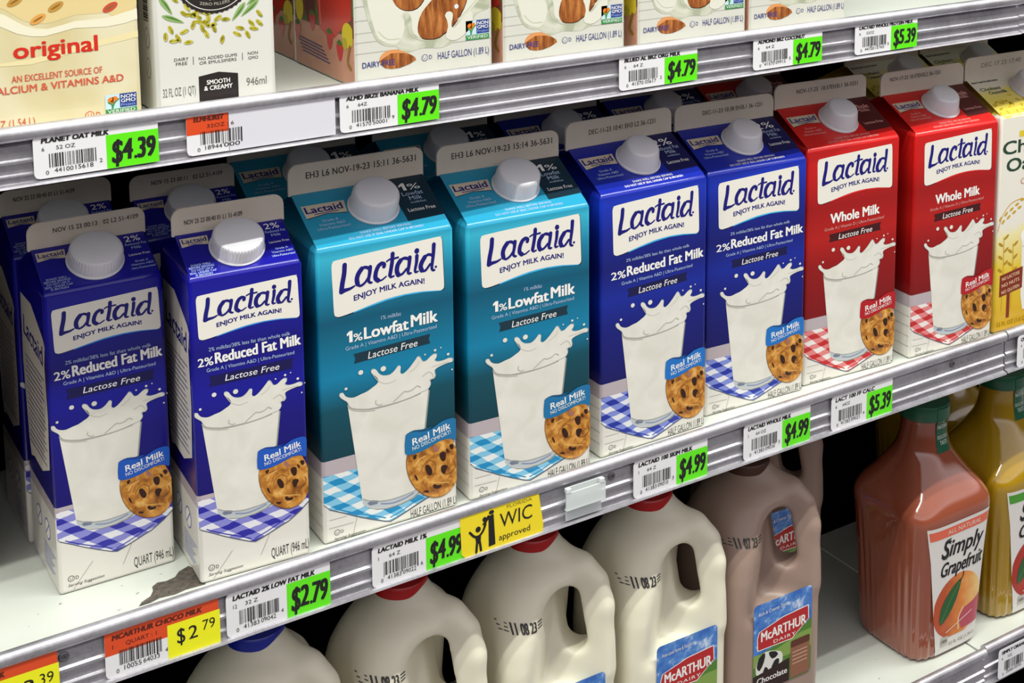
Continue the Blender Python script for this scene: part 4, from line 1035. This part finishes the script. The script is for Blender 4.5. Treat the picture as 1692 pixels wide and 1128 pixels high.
def jug_sdf():
    # s runs along the diagonal to the front right corner, where the handle is
    q = 1/math.sqrt(2)
    HT = [0, 4, 12, 60, 118, 150, 166, 180, 190, 198, 206, 213, 219, 226, 240]
    KW = [.90, .955, .99, 1, 1, .995, .985, .96, .91, .85, .76, .63, .49, .37, .36]
    RT = [16, 16, 16, 14, 14, 17, 22, 28, 32, 34, 33, 29, 23.5, 17.7, 17]
    def f(X, Y, Z):
        w = 48*np.interp(Z, HT, KW); R = np.minimum(np.interp(Z, HT, RT), w-.2)
        qx = np.abs(X)-w+R; qy = np.abs(Y)-w+R
        bx = np.sqrt(np.maximum(qx, 0)**2+np.maximum(qy, 0)**2)+np.minimum(np.maximum(qx, qy), 0)-R
        b = smax(smax(bx*.75, Z-230, 3), -Z+1.5, 6)
        s = (X-Y)*q; t = np.abs(X+Y)*q
        slope = 12.5+.10*np.maximum(150-Z, 0)
        for p0, p1 in (((12, 220), (37, 206.5)), ((37, 206.5), (47, 195)), ((47, 195), (51, 178)), ((51, 178), (52, 128))): b = smin(b, capsule(s, t, Z, (p0[0], 0, p0[1]), (p1[0], 0, p1[1]), 9.5), 9)
        pocket = smax(smax(slope-t, 17.5-s+.12*(Z-165), 9), np.abs(Z-160)-40, 10)
        b = smax(b, -pocket, 9)
        hole = capsule(s, Z, 0*s, (28.5, 187, 0), (34, 155, 0), 9.8)
        b = smax(b, -hole, 5)
        return b
    return f
def plastic(name, c, rough=.32, sss=.0, c2=None):
    m = bpy.data.materials.new(name); m.use_nodes = True; b = m.node_tree.nodes['Principled BSDF']
    b.inputs['Base Color'].default_value = lin(c); b.inputs['Roughness'].default_value = rough
    b.inputs['Subsurface Weight'].default_value = sss; b.inputs['Subsurface Radius'].default_value = (.012, .010, .008); b.inputs['Subsurface Scale'].default_value = 1
    return m
MILKP = plastic('milk_jug_plastic', '#E2DDC8', .36, .15)
CHOCP = plastic('chocolate_milk_jug_plastic', '#9B8478', .36, .1)
RED_CAP = mat('#B81418', .35, coat=.2, name='red_cap_plastic'); BLUE_CAP = mat('#1A2AA0', .35, coat=.2, name='blue_cap_plastic')

def mcarthur_label(root, x0, z0, w, h, choc, yf):
    def F_(u, v, L):
        x = x0+u; e = max(0, abs(x)-34)
        return Vector((x, -48.1+14-math.sqrt(max(1, 196-e*e))+.0-.3-EPS*L*1.3, z0+v))*MM
    m = NM('dairy_label_sky', rough=.35, coat=.3); m.uvxy(); n = m.noise(7, m.vec, 4, .6); SKY = m.col(m.ramp(n, [(.4, '#2E62B4'), (.55, '#4C82C8'), (.66, '#C8D6E8')]))
    HILL = mat('#4E7A2C', .4); WH = mat('#E8E6E2', .4); RDD = mat('#B01A1C', .35, coat=.3)
    A = Art((0, w, 0, h))
    _p = A.poly
    def cutpoly(pts, m, L=1, smooth=0, raw=False):
        if smooth: pts = catmull(pts, smooth)
        if max(p[0] for p in pts)-min(p[0] for p in pts) < 6 or max(p[0] for p in pts) < w-16: return _p(pts, m, L)
        for i in range(20):
            c_ = clip_poly(pts, w*i/20, w*(i+1)/20, 0, h)
            if len(c_) > 2: _p(c_, m, L)
    A.poly = cutpoly
    A.rect(0, 0, w, h, SKY, 1, 3.5); A.poly([(0, h*.42), (w*.3, h*.46), (w*.6, h*.5), (w, h*.62), (w, 3), (w-3, 0), (3, 0), (0, 3)], HILL, 1.6); A.poly([(0, h*.44), (w*.4, h*.42), (w*.8, h*.5), (w, h*.5), (w, h*.3), (0, h*.3)], mat('#7C9A48'), 2)
    A.text('Rich & Creamy Taste' if choc else 'From Local Farms & Families', 5, w*.58, h-10.5, 3.0, WH, 2.6, shear=.2, rot=.04)
    S_ = [(w*.07, h-30), (w*.1, h-24.5), (w*.5, h-19), (w*.93, h-17.6), (w*.94, h-29), (w*.66, h-41), (w*.08, h-40)]
    A.poly([(w/2+(x-w/2)*1.03, (h-30)+(y-(h-30))*1.07) for x, y in S_], WH, 2.8); A.poly(S_, RDD, 3.2)
    A.text('McARTHUR', w*.13, w*.9, h-33.4, 8.2, WH, 4, bold=.045, rot=.02); A.text('DAIRY', w*.34, w*.72, h-38.8, 2.8, WH, 4, bold=.02, space=1.2)
    A.poly([(w*.05, h*.22), (w*.07, h*.36), (w*.2, h*.44), (w*.4, h*.4), (w*.5, h*.34), (w*.46, h*.2), (w*.2, h*.16)], mat('#D8D6D0'), 3, 2)
    CK = mat('#1A1814')
    A.poly([(w*.06, h*.3), (w*.1, h*.4), (w*.2, h*.43), (w*.18, h*.33), (w*.11, h*.25)], CK, 3.6, 2); A.poly([(w*.26, h*.42), (w*.38, h*.4), (w*.42, h*.35), (w*.32, h*.33)], CK, 3.6, 2); A.poly([(w*.3, h*.2), (w*.42, h*.22), (w*.44, h*.3), (w*.36, h*.3)], CK, 3.6, 2); A.poly([(w*.16, h*.18), (w*.26, h*.22), (w*.2, h*.27)], CK, 3.6, 2)
    if choc:
        A.poly([(0, 3), (0, h*.2), (w*.62, h*.26), (w*.62, 0), (3, 0)], mat('#2A1410'), 4); A.text('Chocolate', 4, w*.58, h*.1, 5.0, WH, 5, bold=.03)
        A.rect(w*.64, 1, w*.97, h*.42, mat('#8A5A44'), 4, 1.5); A.rect(w*.64, h*.36, w*.97, h*.44, mat('#5A2E20'), 4.4, 1.5)
        for i in range(4): A.stroke([(w*.67, h*.3-i*3.4), (w*.93, h*.3-i*3.4)], .8, mat('#C8A890'), 5, smooth=0, cap=False)
    else:
        A.rect(0, 0, w, h*.14, mat('#2450A0'), 4); A.text('Vitamin D Milk', 5, w-5, h*.04, 4.4, WH, 5, bold=.03)
    return A.build('label', root, F_, 'blue sky label with red dairy shield')

def jug_mesh(step=2.0):
    V, F = surface_nets(jug_sdf(), (-53, -53, -3), (54, 54, 236), step)
    me = bpy.data.meshes.new('jug_body')
    me.from_pydata((V*MM).tolist(), [], F.tolist())
    bm_ = bmesh.new(); bm_.from_mesh(me)
    for _ in range(3): bmesh.ops.smooth_vert(bm_, verts=bm_.verts, factor=.5, use_axis_x=True, use_axis_y=True, use_axis_z=True)
    bmesh.ops.recalc_face_normals(bm_, faces=bm_.faces)
    bm_.to_mesh(me); bm_.free()
    me.polygons.foreach_set('use_smooth', [True]*len(me.polygons))
    return me
def jug(name, me, m, hw, hd, ztop, loc, rz, label, group, capm, cat='milk jug', lab=None, date=None, dateat=(0, 0)):
    root = empty(name, loc, rz, label, cat, group)
    me2 = me if not len(me.materials) or me.materials[0] == m else me.copy()
    if not len(me2.materials): me2.materials.append(m)
    else: me2.materials[0] = m
    o = bpy.data.objects.new('jug_body', me2); COL.objects.link(o); o.parent = root
    vs, fs = lathe([(19.0, ztop), (19.4, ztop+1), (19.0, ztop+2.5), (19.0, ztop+13), (18.0, ztop+14.8), (3, ztop+15)], 90, lambda a, r, z: (r*(1+.012*math.sin(45*a))*math.cos(a), r*(1+.012*math.sin(45*a))*math.sin(a)))
    c = add_obj('cap', [Vector(v)*MM for v in vs], fs, [capm], parent=root, smooth=True); c.data.set_sharp_from_angle(angle=math.radians(38))
    if lab: mcarthur_label(root, lab[0], lab[1], lab[2], lab[3], lab[4], -hd)
    if date:
        # stamp follows the sloping shoulder: drop each point on the body along the view of the face
        A = Art(); x0, z0 = dateat
        DK = mat('#3A3835', .6)
        A.text(date, x0+6, x0+22, z0-1, 7.0, DK, 1, bold=.05); 
        for i in range(3): A.stroke([(x0, z0+5-i*2.2), (x0+4.4, z0+5-i*2.2)], .7, DK, 1, smooth=0, cap=False); A.stroke([(x0+23.5, z0+5-i*2.2), (x0+28, z0+5.2-i*2.2)], 1.0, DK, 1, smooth=0, cap=False)
        from mathutils.bvhtree import BVHTree
        bvh = BVHTree.FromPolygons([v.co.copy() for v in me.vertices], [tuple(p.vertices) for p in me.polygons])
        def fr(u, v, L):
            h_ = bvh.ray_cast(Vector((u, -120, v))*MM, Vector((0, 1, 0)))
            p = h_[0] if h_[0] is not None else Vector((u, -20, v))*MM
            n_ = h_[1] if h_[1] is not None else Vector((0, -1, 0))
            return p+n_*(.35*MM) if n_.y < 0 else p-n_*(.35*MM)
        A.build('date_stamp', root, fr)
    return root
HW, HD, ZT = 48, 48, 218
JM = jug_mesh()
for x, lab, lb in ((460, (-24, 53, 58, 78, False), 'white milk jug with red cap and blue dairy label, nearest the brown jug'), (354, (-24, 53, 58, 78, False), 'white milk jug with red cap under the yellow card with black figures'), (245, (-24, 53, 58, 78, False), 'white milk jug with red cap under the white tag left of the yellow card')):
    jug('milk_jug', JM, MILKP, HW, HD, ZT, (x, 66, S_LOW), -.02, lb, 'white milk jugs with red caps', RED_CAP, lab=lab, date='11 08 23', dateat=(-44, 181))
cj = jug('milk_jug', JM, CHOCP, HW, HD, ZT, (560, 66, S_LOW), -.02, 'brown chocolate milk jug with blue dairy label in the front row', 'brown chocolate milk jugs', mat('#4A2A1C', .4), lab=(-28, 53, 61, 78, True), date='11 07 23', dateat=(-44, 181))
c2 = copy_tree(cj, None, ('date_stamp',)); c2.location = Vector((657, 174, S_LOW))*MM; c2['label'] = 'brown chocolate milk jug in shade behind the front one'
jug('milk_jug', JM, MILKP, HW, HD, ZT, (139, 66, S_LOW), -.03, 'white milk jug with blue cap at the left end of the bottom shelf', 'white milk jugs with a blue cap', BLUE_CAP)
k = jug('milk_jug', JM, CHOCP, HW, HD, ZT, (-54, 134, S_MID), 0.3, 'brown jug in shade at the far left edge of the middle shelf', 'brown jugs on the middle shelf', mat('#4A2A1C', .4)); k.scale = (.84, .84, .9)
# ---------------------------------------------------------------- juice bottles
def juice_mat(name, c1, c2):
    m = NM(name, rough=.12, coat=1.0); X, Y, z = m.objxyz(); n = m.noise(14, m.vec, 3)
    m.b.inputs['Coat Roughness'].default_value = .04
    m.b.inputs['Subsurface Weight'].default_value = .2; m.b.inputs['Subsurface Radius'].default_value = (.02, .009, .004); m.b.inputs['Subsurface Scale'].default_value = 1
    return m.col(m.mix(n, c1, c2))
def superell(hw, p):
    def sect(a, r, z):
        c, s_ = math.cos(a), math.sin(a)
        k = (abs(c)**p+abs(s_)**p)**(-1/p)
        return r*k*c, r*k*s_
    return sect
def juice_bottle(loc, rz, label, juice, accent, words, fruit, leafc):
    root = empty('juice_bottle', loc, rz, label, 'bottle', 'juice carafes')
    N = 128
    prof = [(20, 1.2), (36, 0), (40.5, 2), (42.5, 7), (44, 30), (46.5, 80), (49, 120), (50.5, 136), (50, 144), (46, 153), (38, 164), (30, 177), (24.5, 190), (21.5, 202), (20.8, 212), (21.4, 215), (21.4, 218), (19.5, 219), (19.5, 226)]
    def sect(a, r, z):
        # square below, round at the neck; flutes on the corners below the shoulder
        t = min(1, max(0, (z-136)/50)); p = 5.2*(1-t)+2*t
        c, s_ = math.cos(a), math.sin(a); k = (abs(c)**p+abs(s_)**p)**(-1/p)
        corner = abs(math.sin(2*a))**2
        fl = 1.6*corner*(.5+.5*math.sin(a*44))*max(0, min(1, (135-z)/60))
        kk = k*r-fl
        return kk*c, kk*s_
    vs, fs = lathe(prof, 1)[0], None
    # resample profile smoothly
    pp = catmull(prof, 3, closed=False)
    vs, fs = lathe(pp, N*2, sect)
    b = add_obj('bottle_body', [Vector(v)*MM for v in vs], fs, [juice], parent=root, smooth=True)
    GC = mat('#12583C', .35, coat=.3, name='green_cap_plastic')
    vs, fs = lathe([(23, 217), (23.6, 218), (23.6, 228), (22.6, 231), (3, 231.5)], 72, lambda a, r, z: (r*(1+.01*math.sin(36*a))*math.cos(a), r*(1+.01*math.sin(36*a))*math.sin(a)))
    c = add_obj('cap', [Vector(v)*MM for v in vs], fs, [GC], parent=root, smooth=True); c.data.set_sharp_from_angle(angle=math.radians(38))
    # front label on the flat face, wider at the top
    WH = mat('#DEDAD6', .38, coat=.25)
    def rad(z):
        for (r0, z0), (r1, z1) in zip(pp[:-1], pp[1:]):
            if z0 <= z <= z1 and z1 > z0: return r0+(r1-r0)*(z-z0)/(z1-z0)
        return 50
    def Ff(u, v, L):
        r = rad(v); h = abs(u)/r
        y = -r*max(0.02, (1-min(.995, h)**5.2))**(1/5.2)
        return Vector((u, y-.35-.16*L, v))*MM
    A = Art()
    lab = [(-40, 134.5), (40, 134.5), (36.5, 60), (34, 3.5), (-19, 3.5), (-26, 50), (-33, 100)]
    # cut the label into strips so it can follow the curved face
    def strips(pts, m, L):
        for j in range(14):
            ya = j*10; yb = ya+10
            for i in range(-17, 17):
                xa = i*2.5; xb = xa+2.5
                q_ = clip_poly(pts, xa, xb, ya, yb)
                if len(q_) > 2: A.poly(q_, m, L, raw=True)
    strips(lab, WH, 1)
    strips([(-38, 131), (38.6, 131), (38.2, 122), (-35.6, 122)], mat(accent, .4), 1.6)
    A.text('ALL NATURAL', -16, 27, 124.2, 4.4, mat('#EAD6CC'), 2.4, bold=.01)
    A.text('Simply', -21, 33, 101.5, 16, INK, 2.4, shear=.25, bold=.035); A.text(words, -20, 34, 82.5, 13.5, INK, 2.4, shear=.25, bold=.035)
    A.stroke([(-21, 106), (-19, 101), (-14, 101), (-13, 107), (-18, 112), (-17, 118), (-11, 119)], 1.2, INK, 2.6)
    fr_mat, seg = fruit
    fp = [(5+31*math.cos(a), 48+32*math.sin(a)) for a in [2*PI*i/40 for i in range(40)]]
    fp = clip_poly(fp, -25.2, 35.2, 18, 90); strips(fp, fr_mat, 2)
    strips(catmull([(12, 21), (7, 33), (14, 42), (26, 45), (35, 49), (35, 22)], 1), mat(seg, .4), 2.8); A.stroke([(8, 22), (7, 34), (12, 43)], 1.6, mat('#E8C8A0'), 3)
    A.poly([(-17, 34), (-17, 50), (-8, 64), (4, 73), (7, 71), (2, 54), (-7, 40)], mat(leafc, .35), 3.4, 2); A.stroke([(-16, 36), (-6, 55), (5, 71)], .5, mat('#7C9A50'), 4); A.stroke([(5, 71), (9, 76), (9, 80)], 1.2, mat('#2A2A1C'), 4)
    A.stroke([(-8, 24), (8, 30), (24, 36)], 1.0, mat('#E8D0C0'), 4); A.rect(-14, 11, -5, 20, mat('#B8B4AC'), 3); A.text('100%', -13, -6, 14, 3, INK, 4); A.text('52 FL OZ (1.54 L)', -3, 31, 9, 3.2, mat('#6A6660'), 3, rot=.02)
    A.build('label', root, Ff, 'white label with script words and a fruit')
    # green neck tag wrapped on the neck
    A = Art()
    def Fn(u, v, L):
        a = -PI/2+.12+u/24; r = (23.9 if v > 216 else max(rad(v)+.3, 21.8))+.12*L
        return Vector((r*math.cos(a), r*math.sin(a), v))*MM
    for i in range(8): A.rect(-9+i*2.25, 186, -9+(i+1)*2.25, 229, GC, 1)
    B2 = Art(); 
    for v0 in range(188, 229, 5):
        for i in range(8): B2.rect(-9+i*2.25, v0, -9+(i+1)*2.25, min(v0+5, 229), GC, 1)
    LT = mat('#C8D2C8')
    tg_ = B2.build('neck_tag', root, Fn, 'dark green tag wrapped over the cap and neck'); B2 = Art()
    B2.text('ALL', -3, 3, 215, 3.6, LT, 2, bold=.02); B2.text('NATURAL', -7.4, 7.4, 209.6, 3.6, LT, 2, bold=.02); B2.stroke([(-7, 206), (7, 206)], .4, LT, 2, smooth=0, cap=False)
    B2.text('DELICIOUS', -7.4, 7.4, 200, 3.2, LT, 2, bold=.02); B2.text('TASTE', -5, 5, 194.6, 3.6, LT, 2, bold=.02)
    B2.build('tag_lettering', tg_, Fn)
    return root
def fruit_mat(name, a, b, c):
    m = NM(name, rough=.4, coat=.3); x, y, z = m.uvxy(); n = m.noise(8, m.vec, 2)
    g = m.math('ADD', m.math('MULTIPLY', x, 1.6), m.math('MULTIPLY', n, .4)); return m.col(m.ramp(g, [(0, a), (.35, b), (.7, c)]))
GJ = juice_mat('grapefruit_juice', '#84422E', '#9C543C'); OJ = juice_mat('orange_juice', '#94740E', '#B08C18')
juice_bottle((767, 66, S_LOW), .0, 'pink grapefruit juice carafe with green cap and white fruit label', GJ, '#E2684C', 'Grapefruit', (fruit_mat('grapefruit_picture', '#B84A1C', '#DC8434', '#ECC478'), '#B84A5C'), '#1F5A2C')
juice_bottle((877, 72, S_LOW), .0, 'yellow juice carafe at the right edge, green stripe on its label', OJ, '#4A9A2C', 'Orange', (fruit_mat('apple_picture', '#A82414', '#CC4420', '#D86030'), '#C87C28'), '#1F5A2C')
k = juice_bottle((905, 186, S_LOW), .0, 'amber juice carafe in shade behind the yellow one', OJ, '#4A9A2C', 'Orange', (fruit_mat('apple_picture', '#A82414', '#CC4420', '#D86030'), '#C87C28'), '#1F5A2C')
